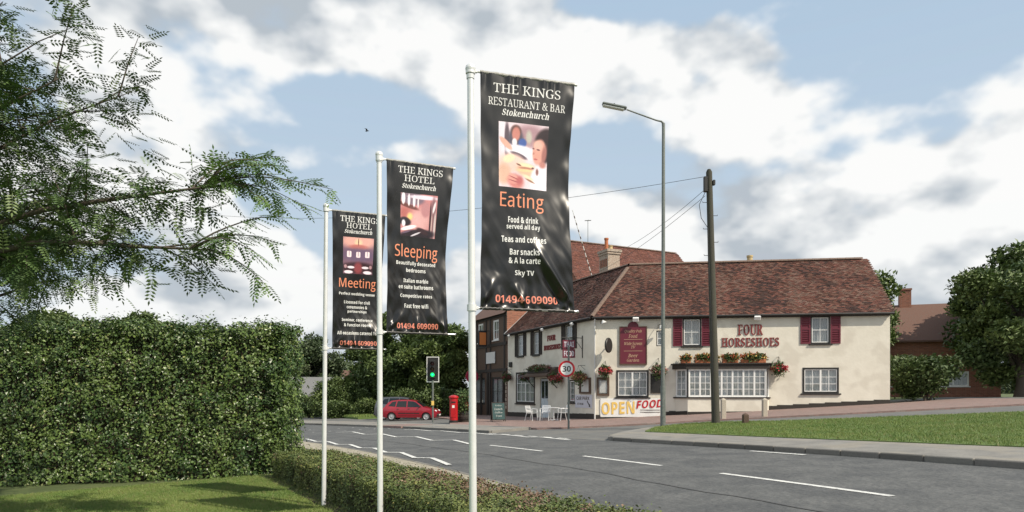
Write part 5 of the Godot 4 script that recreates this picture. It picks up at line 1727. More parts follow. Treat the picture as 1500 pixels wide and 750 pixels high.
	# baskets and boxes of flowers
	var reds := [Color(0.42, 0.02, 0.03), Color(0.55, 0.05, 0.06), Color(0.60, 0.16, 0.18)]
	hanging_basket("red flower basket on the sunny pub wall above the brown menu case", R, 0.62, 2.88, 0.42, 0.52, reds, 61)
	hanging_basket("leafy flower basket on the sunny pub wall above the black chalk board", R, 3.45, 2.95, 0.40, 0.62, [Color(0.35, 0.18, 0.16), Color(0.5, 0.3, 0.25)], 62)
	hanging_basket("red flower basket on the pub front right of the bay window", R, 9.62, 3.0, 0.42, 0.58, reds, 63)
	hanging_basket("small dark flower basket at the far end of the shaded pub wall", L, 0.75, 2.75, 0.40, 0.50, [Color(0.22, 0.05, 0.06)], 64)
	hanging_basket("flower basket on the shaded pub wall in front of the large lower window", L, 3.85, 2.70, 0.45, 0.50, [Color(0.3, 0.28, 0.28), Color(0.25, 0.06, 0.08)], 65)
	hanging_basket("red flower basket on the shaded pub wall right of the door canopy", L, 8.45, 2.60, 0.45, 0.62, reds, 66)
	hanging_basket("green flower basket on the shaded pub wall above the notice case", L, 11.3, 2.62, 0.42, 0.62, [Color(0.4, 0.3, 0.12), Color(0.3, 0.08, 0.06)], 67)
	var bxs := [[4.62, 5.12, "small terracotta flower box at the left end of the bay window roof"], [5.35, 6.55, "terracotta flower box on the bay window roof, second from the left"], [6.75, 7.55, "terracotta flower box on the bay window roof behind the telegraph pole"], [7.70, 8.95, "terracotta flower box at the right end of the bay window roof"]]
	for k in 4:
		var q: Array = bxs[k]
		var w: float = q[1] - q[0]
		b = thing("flower_box", q[2], "flower box", R * Vector3((q[0] + q[1]) / 2, 3.041, 0.42), 0, "flower boxes on the bay window")
		b.basis = FR.basis
		g = Geo.new()
		g.bx(Transform3D.IDENTITY, -w / 2, w / 2, 0.0, 0.21, -0.12, 0.12, 0.02)
		part("trough", g, M.terracotta, b)
		flowers(b, Vector3(0, 0.26, 0), Vector3(w * 0.5, 0.16, 0.15), int(w * 130), int(w * 50), [Color(0.50, 0.06, 0.03), Color(0.55, 0.20, 0.06), Color(0.5, 0.35, 0.1)], 70 + k)
	b = thing("flower_trough", "long trough of dark foliage along the top of the door canopy", "flower box", L * Vector3(6.2, 2.78, 0.48))
	b.basis = FL.basis
	g = Geo.new()
	g.bx(Transform3D.IDENTITY, -1.5, 1.5, -0.08, 0.14, -0.11, 0.11, 0.02)
	part("trough", g, M.timber, b)
	flowers(b, Vector3(0, 0.18, 0), Vector3(1.5, 0.16, 0.15), 300, 60, [Color(0.3, 0.08, 0.08), Color(0.4, 0.3, 0.25)], 78)

func build_neighbours() -> void:
	var xl := Vector3(0.391, 0, 0.9204).normalized()
	var o := thing("brick_shop", "dark timbered brick shop next to the shaded end of the pub", "building", Vector3(-3.27, 0, -55.8))
	var F := Transform3D(Basis(xl, Vector3.UP, xl.cross(Vector3.UP)), Vector3.ZERO)
	var wd := 7.45
	var g := Geo.new()
	var holes := [[4.75, 5.35, 5.85, 6.85], [1.5, 5.35, 2.6, 6.85], [0.6, 0.5, 3.0, 2.6], [4.4, 0.5, 6.6, 2.6]]
	wall(g, F * Transform3D(Basis(Vector3.UP, PI / 2), Vector3(wd, 0, 0)), 0, 7.0, -0.8, 7.4, [])
	wall(g, F * Transform3D(Basis(Vector3.UP, -PI / 2), Vector3(0, 0, -7.0)), 0, 7.0, -0.8, 7.4, [])
	wall(g, F * Transform3D(Basis(Vector3.UP, PI), Vector3(wd, 0, -7.0)), 0, wd, -0.8, 7.4, [])
	g.tri(F * Vector3(wd, 7.4, 0), F * Vector3(wd, 7.4, -7.0), F * Vector3(wd, 10.4, -3.5))
	g.tri(F * Vector3(0, 7.4, -7.0), F * Vector3(0, 7.4, 0), F * Vector3(0, 10.4, -3.5))
	part("brick_wall", g, M.brick, o)
	g = Geo.new()
	wall(g, F, 0, wd, -0.8, 7.4, holes)
	part("shop_front", g, M.brown, o)
	for k in 2: window(o, F, holes[k], 0.06, 1, 2, 2, 0.08, M.white, M.white)
	for k in [2, 3]: window(o, F, holes[k], 0.06, 2, 1, 2, 0.10, M.timber, M.timber, false)
	for u in [0.0, 1.1, 3.2, 4.1, 6.9]:
		g = Geo.new()
		g.bx(F, u, u + 0.22, 2.95, 7.35, 0.002, 0.05)
		part("timber_post", g, M.timber, o)
	for v in [3.0, 4.9, 7.0]:
		g = Geo.new()
		g.bx(F, 0.0, wd, v, v + 0.22, 0.003, 0.06)
		part("timber_beam", g, M.timber, o)
	for u in [0.1, 2.2, 3.6, 4.1, 6.8]:
		g = Geo.new()
		g.bx(F, u, u + 0.24, -0.8, 2.95, 0.003, 0.12, 0.01)
		part("shop_pilaster", g, M.timber, o)
	for k in 9:
		g = Geo.new()
		g.bx(F, wd - 0.32 + (0.10 if k % 2 else 0.0), wd - 0.03, 0.3 + k * 0.28, 0.5 + k * 0.28, 0.003, 0.02)
		part("pale_quoin", g, M.stack, o)
	g = Geo.new()
	g.bx(F, 3.5, 5.3, 3.65, 4.5, 0.06, 0.10)
	part("fascia_board", g, M.off_white, o)
	g = Geo.new()
	var rt := [F * Vector3(-0.2, 7.15, 0.3), F * Vector3(wd + 0.08, 7.15, 0.3), F * Vector3(wd + 0.08, 10.42, -3.5), F * Vector3(-0.2, 10.42, -3.5), F * Vector3(-0.2, 7.15, -7.3), F * Vector3(wd + 0.08, 7.15, -7.3)]
	g.quad(rt[0], rt[1], rt[2], rt[3]); g.quad(rt[5], rt[4], rt[3], rt[2])
	part("roof", g, M.rooftex, o)
	# its signs
	var W := Transform3D(Basis(), o.position) * F
	var b := thing("orange_sign", "bright orange box sign hanging high on the dark shop", "hanging sign", W * Vector3(3.9, 4.95, 0.0))
	b.basis = F.basis
	g = Geo.new()
	g.tube([Vector3(0, 1.2, 0), Vector3(0, 1.2, 0.95)], [0.025, 0.025], 6)
	part("bracket", g, M.black, b)
	g = Geo.new()
	g.bx(Transform3D.IDENTITY, -0.10, 0.10, 0.0, 1.18, 0.22, 0.90, 0.02)
	part("case", g, M.black, b)
	for s in [-1.0, 1.0]:
		g = Geo.new()
		g.bx(Transform3D.IDENTITY, s * 0.105 - 0.004, s * 0.105 + 0.004, 0.12, 1.06, 0.30, 0.82)
		part("panel", g, M.orange, b)
	b = thing("round_red_sign", "round crimson sign sticking out of the dark shop at door height", "hanging sign", W * Vector3(2.4, 2.2, 0.0))
	b.basis = F.basis
	g = Geo.new()
	g.tube([Vector3(0, 0.55, 0.1), Vector3(0, 0.55, 0.4)], [0.03, 0.03], 6)
	part("bracket", g, M.black, b)
	g = Geo.new()
	g.lathe([Vector2(0, -0.05), Vector2(0.50, -0.05), Vector2(0.52, -0.03), Vector2(0.52, 0.03), Vector2(0.50, 0.05), Vector2(0, 0.05)], 30, Transform3D(Basis(Vector3.FORWARD, PI / 2), Vector3(0, 0.5, 0.86)))
	var dc := part("disc", g, M.crimson, b)
	for q in [0.62, 0.38]:
		g = Geo.new()
		g.bx(Transform3D.IDENTITY, 0.051, 0.056, q, q + 0.07, 0.58, 1.14)
		part("pale_band", g, M.off_white, dc)

	# the large roof behind the pub
	o = thing("rear_building", "tall red tiled building standing behind the pub roof", "building", Vector3(6.2, 0, -59.0))
	var xb := Vector3(12.7, 0, -6.5).normalized()
	var B := Transform3D(Basis(xb, Vector3.UP, xb.cross(Vector3.UP)), Vector3.ZERO)
	var len_ := 14.3
	g = Geo.new()
	wall(g, B, 0, len_, -0.8, 10.4, [])
	wall(g, B * Transform3D(Basis(Vector3.UP, PI / 2), Vector3(len_, 0, 0)), 0, 9.6, -0.8, 10.4, [])
	wall(g, B * Transform3D(Basis(Vector3.UP, PI), Vector3(len_, 0, -9.6)), 0, len_, -0.8, 10.4, [])
	wall(g, B * Transform3D(Basis(Vector3.UP, -PI / 2), Vector3(0, 0, -9.6)), 0, 9.6, -0.8, 10.4, [])
	g.tri(B * Vector3(len_, 10.4, 0), B * Vector3(len_, 10.4, -9.6), B * Vector3(len_, 15.6, -4.8))
	g.tri(B * Vector3(0, 10.4, -9.6), B * Vector3(0, 10.4, 0), B * Vector3(0, 15.6, -4.8))
	part("brick_wall", g, M.brick, o)
	var th := atan(5.2 / 4.8)
	tiled_slope(o, B * Vector3(0, 10.4 - 0.3 * tan(th), 0.3), B.basis.x, B.basis * Vector3(0, sin(th), -cos(th)), PackedVector2Array([Vector2(-0.2, 0), Vector2(len_ + 0.2, 0), Vector2(len_ + 0.2, 5.1 / cos(th)), Vector2(-0.2, 5.1 / cos(th))]), 0.25, 0.17, [Color(0.13, 0.048, 0.033), Color(0.16, 0.058, 0.04), Color(0.185, 0.07, 0.05), Color(0.15, 0.065, 0.05)], 55)
	g = Geo.new()
	g.quad(B * Vector3(len_ + 0.2, 10.1, -9.9), B * Vector3(-0.2, 10.1, -9.9), B * Vector3(-0.2, 15.6, -4.8), B * Vector3(len_ + 0.2, 15.6, -4.8))
	part("rear_slope", g, M.rooftex, o)
	ridge_tiles(o, B * Vector3(-0.2, 15.62, -4.8), B * Vector3(len_ + 0.2, 15.62, -4.8), 0.15, 0.5, M.hip)
	var ax := B * Vector3(3.6, 15.6, -4.8) + o.position
	var a := thing("roof_aerial", "thin upright aerial on the ridge of the building behind the pub", "aerial", ax)
	g = Geo.new()
	g.tube([Vector3.ZERO, Vector3(0, 2.2, 0)], [0.03, 0.025], 6)
	part("mast", g, M.column, a)
	g = Geo.new()
	for k in 3: g.tube([Vector3(-0.3, 2.18 - k * 0.03, (k - 1) * 0.2), Vector3(0.3, 2.2 - k * 0.03, (k - 1) * 0.2)], [0.018, 0.018], 5)
	g.tube([Vector3(0, 2.17, -0.3), Vector3(0, 2.17, 0.3)], [0.014, 0.014], 5)
	part("rods", g, M.column, a)
	a = thing("leaning_mast", "thin pale striped mast leaning left from the pub roof beside the chimney", "mast", Vector3(5.32, 8.98, -45.05))
	g = Geo.new()
	var tp := Vector3(-1.38, 4.4, 0.5)
	g.tube([Vector3.ZERO, tp], [0.032, 0.02], 7)
	part("rod", g, M.off_white, a)
	for k in 9:
		g = Geo.new()
		g.tube([tp * (0.08 + k * 0.1), tp * (0.115 + k * 0.1)], [0.036, 0.034], 7)
		part("dark_band", g, M.brown, a)

func far_house(label: String, x: float, d: float, turn: float, w: float, dep: float, eave: float, rise: float, roof_m: Material, wall_m: Material, chim: bool) -> void:
	var o := thing("house", label, "house", P(x, d, -0.3), turn, "houses in the distance")
	var g := Geo.new()
	var F := Transform3D.IDENTITY
	var holes := [[-w * 0.32, 1.1, -w * 0.14, 2.3], [w * 0.14, 1.1, w * 0.32, 2.3]]
	wall(g, F, -w / 2, w / 2, 0, eave, holes)
	wall(g, Transform3D(Basis(Vector3.UP, PI / 2), Vector3(w / 2, 0, 0)), 0, dep, 0, eave, [])
	wall(g, Transform3D(Basis(Vector3.UP, PI), Vector3(-w / 2, 0, -dep)), -w, 0, 0, eave, [])
	wall(g, Transform3D(Basis(Vector3.UP, -PI / 2), Vector3(-w / 2, 0, -dep)), 0, dep, 0, eave, [])
	g.tri(Vector3(w / 2, eave, 0), Vector3(w / 2, eave, -dep), Vector3(w / 2, eave + rise, -dep / 2))
	g.tri(Vector3(-w / 2, eave, -dep), Vector3(-w / 2, eave, 0), Vector3(-w / 2, eave + rise, -dep / 2))
	part("wall", g, wall_m, o)
	for h in holes: window(o, F, h, 0.06, 2, 1, 1, 0.07, M.white, M.white)
	g = Geo.new()
	g.bx(F, -0.45, 0.45, 0.1, 2.2, 0.003, 0.04)
	part("door", g, M.brown, o)
	g = Geo.new()
	var e := [Vector3(-w / 2 - 0.3, eave - 0.15, 0.35), Vector3(w / 2 + 0.3, eave - 0.15, 0.35), Vector3(w / 2 + 0.3, eave + rise + 0.05, -dep / 2), Vector3(-w / 2 - 0.3, eave + rise + 0.05, -dep / 2), Vector3(-w / 2 - 0.3, eave - 0.15, -dep - 0.35), Vector3(w / 2 + 0.3, eave - 0.15, -dep - 0.35)]
	g.quad(e[0], e[1], e[2], e[3]); g.quad(e[5], e[4], e[3], e[2])
	for q in [[0, 1], [4, 5]]: g.quad(e[q[0]] - Vector3(0, 0.14, 0), e[q[1]] - Vector3(0, 0.14, 0), e[q[1]], e[q[0]])
	var rf := part("roof", g, roof_m, o)
	if chim:
		g = Geo.new()
		g.bx(F, -0.45, 0.45, eave + rise - 0.6, eave + rise + 1.3, -dep / 2 - 0.35, -dep / 2 + 0.35)
		g.bx(F, -0.5, 0.5, eave + rise + 1.3, eave + rise + 1.45, -dep / 2 - 0.4, -dep / 2 + 0.4)
		part("chimney", g, M.brick, rf)

# ---------------------------------------------------------------- ground, roads, markings
func curve_poly(d0: float, d1: float, n: int, off: float) -> Array:
	var a := []
	for k in n + 1: a.append(road(lerpf(d0, d1, float(k) / n), off))
	return a

func strip(parent: Node, called: String, pts: Array, w: float, up: float, m: Material) -> void:      # a painted line along pts (x, d)
	var g := Geo.new()
	for k in pts.size() - 1:
		var a: Vector2 = pts[k]
		var b: Vector2 = pts[k + 1]
		var s := (b - a).normalized().orthogonal() * w * 0.5
		var n := maxi(1, int(a.distance_to(b) / 0.8))
		for q in n:
			var p0 := a.lerp(b, float(q) / n)
			var p1 := a.lerp(b, float(q + 1) / n)
			var f := [P((p0 + s).x, (p0 + s).y, up), P((p1 + s).x, (p1 + s).y, up), P((p1 - s).x, (p1 - s).y, up), P((p0 - s).x, (p0 - s).y, up)]
			if (f[1] - f[0]).cross(f[2] - f[0]).y > 0: g.quad(f[0], f[1], f[2], f[3])
			else: g.quad(f[3], f[2], f[1], f[0])
	part(called, g, m, parent)

func kerb_line(parent: Node, pts: Array, up: float, sd: int) -> void:
	var r := RandomNumberGenerator.new(); r.seed = sd
	var acc := []
	var cur: Vector2 = pts[0]
	acc.append(cur)
	for k in range(1, pts.size()):
		var b: Vector2 = pts[k]
		while cur.distance_to(b) >= 0.915:
			cur = cur.move_toward(b, 0.915)
			acc.append(cur)
	for k in acc.size() - 1:
		var a: Vector2 = acc[k]
		var b: Vector2 = acc[k + 1]
		var m := (a + b) / 2
		var p0 := P(a.x, a.y, up - 0.11)
		var p1 := P(b.x, b.y, up - 0.11)
		var dir := (p1 - p0).normalized()
		var side := dir.cross(Vector3.UP).normalized()
		var g := Geo.new()
		var c := r.randf_range(0.75, 1.15)
		g.col = Color(0.20 * c, 0.19 * c, 0.17 * c)
		g.box(Transform3D.IDENTITY, Vector3(p0.distance_to(p1) - 0.012, 0.22, 0.13), 0.018)
		part("kerb_stone", g, M.kerb, parent, Transform3D(Basis(dir, side.cross(dir), side).orthonormalized(), P(m.x, m.y, up - 0.105)))

func build_ground() -> void:
	var g := Geo.new()
	var xs := [-900.0, -500.0, -250.0, -120.0, -70.0, -45.0]
	for k in 36: xs.append(-35.0 + k * 2.0)
	xs.append_array([45.0, 70.0, 120.0, 250.0, 500.0, 900.0])
	var ds := [-300.0, -120.0, -50.0, -20.0]
	for k in 40: ds.append(-12.0 + k * 2.0)
	ds.append_array([75.0, 100.0, 150.0, 250.0, 500.0, 1200.0])
	var rows := []
	for d in ds:
		var row := PackedVector3Array()
		for x in xs: row.append(P(x, d, -0.09))
		rows.append(row)
	g.grid(rows, true)
	struct("ground", g, M.earth)
	# main road
	g = Geo.new()
	rows = []
	for k in 140:
		var d := -24.0 + k * 0.9
		var row := PackedVector3Array()
		for j in 9:
			var off := -3.66 + 7.32 * j / 8.0
			var p := road(d, off)
			row.append(P(p.x, p.y, 0.05 * (1.0 - pow(off / 3.66, 2.0))))
		rows.append(row)
	g.grid(rows, true)
	var rd := struct("main_road", g, M.asphalt)
	# side road and parking place beyond it
	g = Geo.new()
	var poly := PackedVector2Array(curve_poly(-8, 62, 36, 3.60))
	poly.append_array(PackedVector2Array([Vector2(-12, 66), Vector2(-5, 60), Vector2(2, 44), Vector2(30, 40), Vector2(40, 20), Vector2(30, -4)]))
	sheet(g, poly, -0.018, 2.5)
	struct("side_road", g, M.lane)
	# footway and verge of the near side
	g = Geo.new()
	var near := curve_poly(-14, 40, 27, -3.79)
	var back := curve_poly(-14, 40, 27, -4.75)
	back.reverse()
	sheet(g, PackedVector2Array(near + back), 0.075, 1.5, 0.2)
	var nf := struct("near_verge", g, M.dust)
	kerb_line(nf, curve_poly(2, 34, 60, -3.72), 0.07, 3)
	# island on the far side: footway with kerb, grass in the middle
	g = Geo.new()
	var isl := curve_poly(-6, 20.2, 18, 3.80)
	isl.append_array([Vector2(3.3, 22.9), Vector2(3.9, 24.4), Vector2(5.2, 26.2), Vector2(6.6, 27.3), Vector2(8.2, 27.3), Vector2(10, 25.6), Vector2(14.5, 23.6), Vector2(26, 20), Vector2(26, 2)])
	sheet(g, PackedVector2Array(isl), 0.105, 1.5, 0.2)
	var fw := struct("island_footway", g, M.footway)
	var kl := curve_poly(1, 20.2, 60, 3.73)
	kl.append_array([Vector2(3.22, 22.9)])
	kerb_line(fw, kl, 0.11, 4)
	var gp := PackedVector2Array([Vector2(4.6, 23.6), Vector2(5.4, 21.9), Vector2(7.0, 18.4), Vector2(9.2, 13.8), Vector2(12, 8), Vector2(24, 4), Vector2(24, 19.5), Vector2(14.3, 23.2), Vector2(9.8, 25.2), Vector2(8.1, 26.9), Vector2(6.7, 26.9), Vector2(5.4, 25.8)])
	g = Geo.new()
	sheet(g, gp, 0.125, 1.5, 0.1)
	struct("island_grass", g, M.lawn)
	grass_tufts("island_grass_blades", "short green grass of the island in front of the pub", func(p): return Geometry2D.is_point_in_polygon(p, gp), Vector2(4.5, 8), Vector2(17, 27), 42000, 0.055, 0.125, 8)
	# block paving in front of the pub
	g = Geo.new()
	poly = PackedVector2Array([Vector2(-3.4, 37.2), Vector2(-0.9, 33.2), Vector2(1.1, 30.4), Vector2(2.7, 30.2), Vector2(6.0, 30.1), Vector2(8.0, 30.2), Vector2(14, 28.9), Vector2(24, 27.4), Vector2(24, 36), Vector2(19.4, 35.5), Vector2(4.7, 37.7), Vector2(0.1, 48.8), Vector2(-3.0, 56), Vector2(-7.0, 55), Vector2(-4.2, 47)])
	sheet(g, poly, 0.055, 1.5, 0.15)
	struct("block_paving", g, M.pavers)
	# footway along the far kerb
	g = Geo.new()
	var fo := curve_poly(26.6, 60, 22, 3.80)
	var fb := curve_poly(27.2, 60, 22, 6.3)
	fb.reverse()
	sheet(g, PackedVector2Array(fo + fb), 0.10, 1.5, 0.2)
	fw = struct("far_footway", g, M.footway)
	kerb_line(fw, curve_poly(26.6, 33.2, 30, 3.73), 0.105, 5)
	kerb_line(fw, curve_poly(35.6, 52, 40, 3.73), 0.105, 6)
	g = Geo.new()
	var cr := curve_poly(33.4, 35.4, 4, 3.68)
	var cb := curve_poly(33.4, 35.4, 4, 5.6)
	cb.reverse()
	sheet(g, PackedVector2Array(cr + cb), 0.108, 1.0, 0.1)
	struct("tactile_paving", g, M.pavers)
	# grass bank on the far left
	g = Geo.new()
	poly = PackedVector2Array([Vector2(-12.3, 54.5), Vector2(-16, 62), Vector2(-30, 84), Vector2(-30, 110), Vector2(10, 110), Vector2(6, 75), Vector2(-3, 61), Vector2(-6, 57)])
	sheet(g, poly, 0.14, 4.0, 0.3)
	struct("grass_bank", g, M.lawn)
	grass_tufts("bank_grass_blades", "long grass growing on the bank behind the road", func(p): return p.x < -8.0 and Geometry2D.is_point_in_polygon(p, poly), Vector2(-24, 55), Vector2(-8, 75), 16000, 0.20, 0.14, 9)
	# painted lines
	for q in [[12.05, 8.9], [16.35, 13.65], [20.9, 18.15], [7.0, 4.1], [2.2, -0.6]]:
		var pts := []
		for k in 5: pts.append(road(lerpf(q[0], q[1], k / 4.0), -0.05))
		strip(rd, "lane_line", pts, 0.11, 0.056, M.paint)
	var zig := func(d0: float, d1: float, off: float, amp: float, n: int):
		for k in n:
			var a := lerpf(d0, d1, float(k) / n)
			var b := lerpf(d0, d1, float(k + 1) / n)
			strip(rd, "zigzag_line", [road(a, off - amp), road(a + (b - a) * 0.84, off + amp), road(b, off - amp)], 0.13, 0.052 * (1.0 - pow(off / 3.66, 2)) + 0.012, M.paint)
	zig.call(21.4, 32.4, -0.05, 0.30, 4)
	zig.call(17.0, 32.0, -3.05, 0.16, 7)
	zig.call(21.0, 32.0, 3.1, 0.14, 5)
	zig.call(36.6, 50.0, -0.05, 0.28, 5)
	for k in 9: strip(rd, "crossing_stud", [road(33.5, -3.3 + k * 0.8), road(33.62, -3.3 + k * 0.8)], 0.12, 0.05 * (1.0 - pow((-3.3 + k * 0.8) / 3.66, 2)) + 0.012, M.paint)
	for k in 9: strip(rd, "crossing_stud", [road(35.6, -3.3 + k * 0.8), road(35.72, -3.3 + k * 0.8)], 0.12, 0.05 * (1.0 - pow((-3.3 + k * 0.8) / 3.66, 2)) + 0.012, M.paint)
	for k in 6: strip(rd, "give_way_line", [road(21.6 + k * 0.82, 3.35), road(22.1 + k * 0.82, 3.35)], 0.14, 0.02, M.paint)
	strip(rd, "edge_line", [road(14.6, 3.30), road(13.2, 3.30)], 0.10, 0.022, M.paint)
	# bitumen seams between the strips of asphalt
	for off in [-1.55]:
		var pts := []
		for k in 60: pts.append(road(-2.0 + k * 0.55, off + 0.05 * sin(k * 0.7) + 0.03 * sin(k * 2.1)))
		strip(rd, "bitumen_seam", pts, 0.032, 0.05 * (1.0 - pow(off / 3.66, 2)) + 0.008, M.tar)

func hedge_point(s: float, n: float) -> Vector2:         # s along the low hedge, n towards the road
	return Vector2(-0.5 * s + 0.866 * n, 0.866 * s + 0.5 * n)

func build_garden() -> void:
	var g := Geo.new()
	var poly := PackedVector2Array([hedge_point(-12, 2.9), hedge_point(15.2, 2.9), hedge_point(15.2, -9), Vector2(-26, 16), Vector2(-26, -8), Vector2(4, -10)])
	sheet(g, poly, 0.0, 1.5, 0.1)
	struct("lawn", g, M.lawn)
	grass_tufts("lawn_blades", "mown grass of the lawn in front of the low hedge", func(p): return p.x * 0.866 + p.y * 0.5 < 2.95 and p.x * -0.5 + p.y * 0.866 < 15.4, Vector2(-13, 8.2), Vector2(-2.0, 17.5), 90000, 0.042, 0.0, 7)
	# bed under the hedge
	g = Geo.new()
	sheet(g, PackedVector2Array([hedge_point(-10, 2.62), hedge_point(15.2, 2.62), hedge_point(15.2, 4.5), hedge_point(-10, 4.5)]), 0.02, 1.5, 0.1)
	struct("hedge_bed", g, M.soil)
	# low hedge
	var mid := hedge_point(4.6, 3.42)
	var len_ := 20.4
	var turn := atan2(0.866, 0.5) + PI          # local x runs along the hedge towards the camera, +z faces the lawn
	turn = atan2(-0.866, 0.5)
	turn = 0.0
	var ux := Vector3(0.5, 0, 0.866)               # towards the camera
	var basis_turn := atan2(-ux.z, ux.x)
	var at := Vector3(mid.x, 0, -mid.y)
	var lift := func(x: float) -> float:
		var p := at + ux * x
		return hgt(p.x, -p.z) + 0.0
	var fn := FastNoiseLite.new(); fn.seed = 4; fn.frequency = 0.9; fn.fractal_octaves = 3
	var tint := func(p: Vector3, r: RandomNumberGenerator) -> Color:
		var s := 4.6 - p.x
		var k := clampf(0.5 + fn.get_noise_2d(p.x, p.z * 1.4) * 0.9 + r.randf_range(-0.3, 0.3), 0, 1)
		var c := Color(0.06, 0.095, 0.022).lerp(Color(0.16, 0.185, 0.05), k)
		var dry := smoothstep(2.6, 1.0, absf(s - 7.4)) * smoothstep(0.35, -0.15, p.z) * 0.75 + fn.get_noise_2d(p.x * 1.7 + 40, p.z * 2.0) * 0.9 - 0.14
		if p.y > 0.3 and r.randf() < dry: c = Color(0.15, 0.085, 0.055).lerp(Color(0.22, 0.15, 0.095), r.randf())
		if r.randf() < 0.02: c = Color(0.22, 0.20, 0.06)
		return c * r.randf_range(0.75, 1.2)
	hedge("low_hedge", "low clipped hedge with brown dry patches between the lawn and the road", at, basis_turn, len_, 0.52, 1.22, lift, 190000, M.small_leaf, M.hedge_leaf, tint, 0.05, 21)
	# tall hedge
	var c2 := Vector2(-10.02, 15.6)
	at = Vector3(c2.x, hgt(c2.x, c2.y) - 0.05, -c2.y)
	var at2 := at
	var tint2 := func(p: Vector3, r: RandomNumberGenerator) -> Color:
		var k := clampf(0.5 + fn.get_noise_3dv(p * 1.2) * 0.8 + r.randf_range(-0.35, 0.35), 0, 1)
		var c := Color(0.03, 0.07, 0.016).lerp(Color(0.125, 0.185, 0.045), k)
		if r.randf() < 0.03: c = Color(0.24, 0.26, 0.10)
		return c * r.randf_range(0.75, 1.2)
	var lift2 := func(x: float) -> float: return 0.05 * sin(x * 1.3)
	hedge("tall_hedge", "tall clipped leafy hedge at the end of the low hedge", at2, 0.06, 9.9, 3.50, 1.5, lift2, 150000, M.ivy_leaf, M.gloss_leaf, tint2, 0.13, 22)

func compound_leaf() -> ArrayMesh:
	var g := Geo.new()
	var L := 0.24
	g.tri(Vector3(-0.002, 0, 0), Vector3(0.002, 0, 0), Vector3(0, -0.03, L))
	for k in 6:
		var z := L * (0.16 + 0.15 * k)
		var y := -0.03 * pow(z / L, 2)
		for s in [-1.0, 1.0]:
			var a := Vector3(0, y, z)
			var tip := Vector3(s * 0.062 * (1.0 - 0.05 * k), y - 0.012, z + 0.022)
			var m := a.lerp(tip, 0.5)
			var q := Vector3(-0.25 * s, 0, 1).normalized() * 0.0135
			g.tri(a, m + q + Vector3(0, 0.003, 0), tip); g.tri(a, tip, m - q + Vector3(0, 0.003, 0))
	var e := Vector3(0, -0.03, L)
	g.tri(e, e + Vector3(0.011, 0, 0.03), e + Vector3(0, -0.01, 0.062)); g.tri(e, e + Vector3(0, -0.01, 0.062), e + Vector3(-0.011, 0, 0.03))
	return g.mesh()

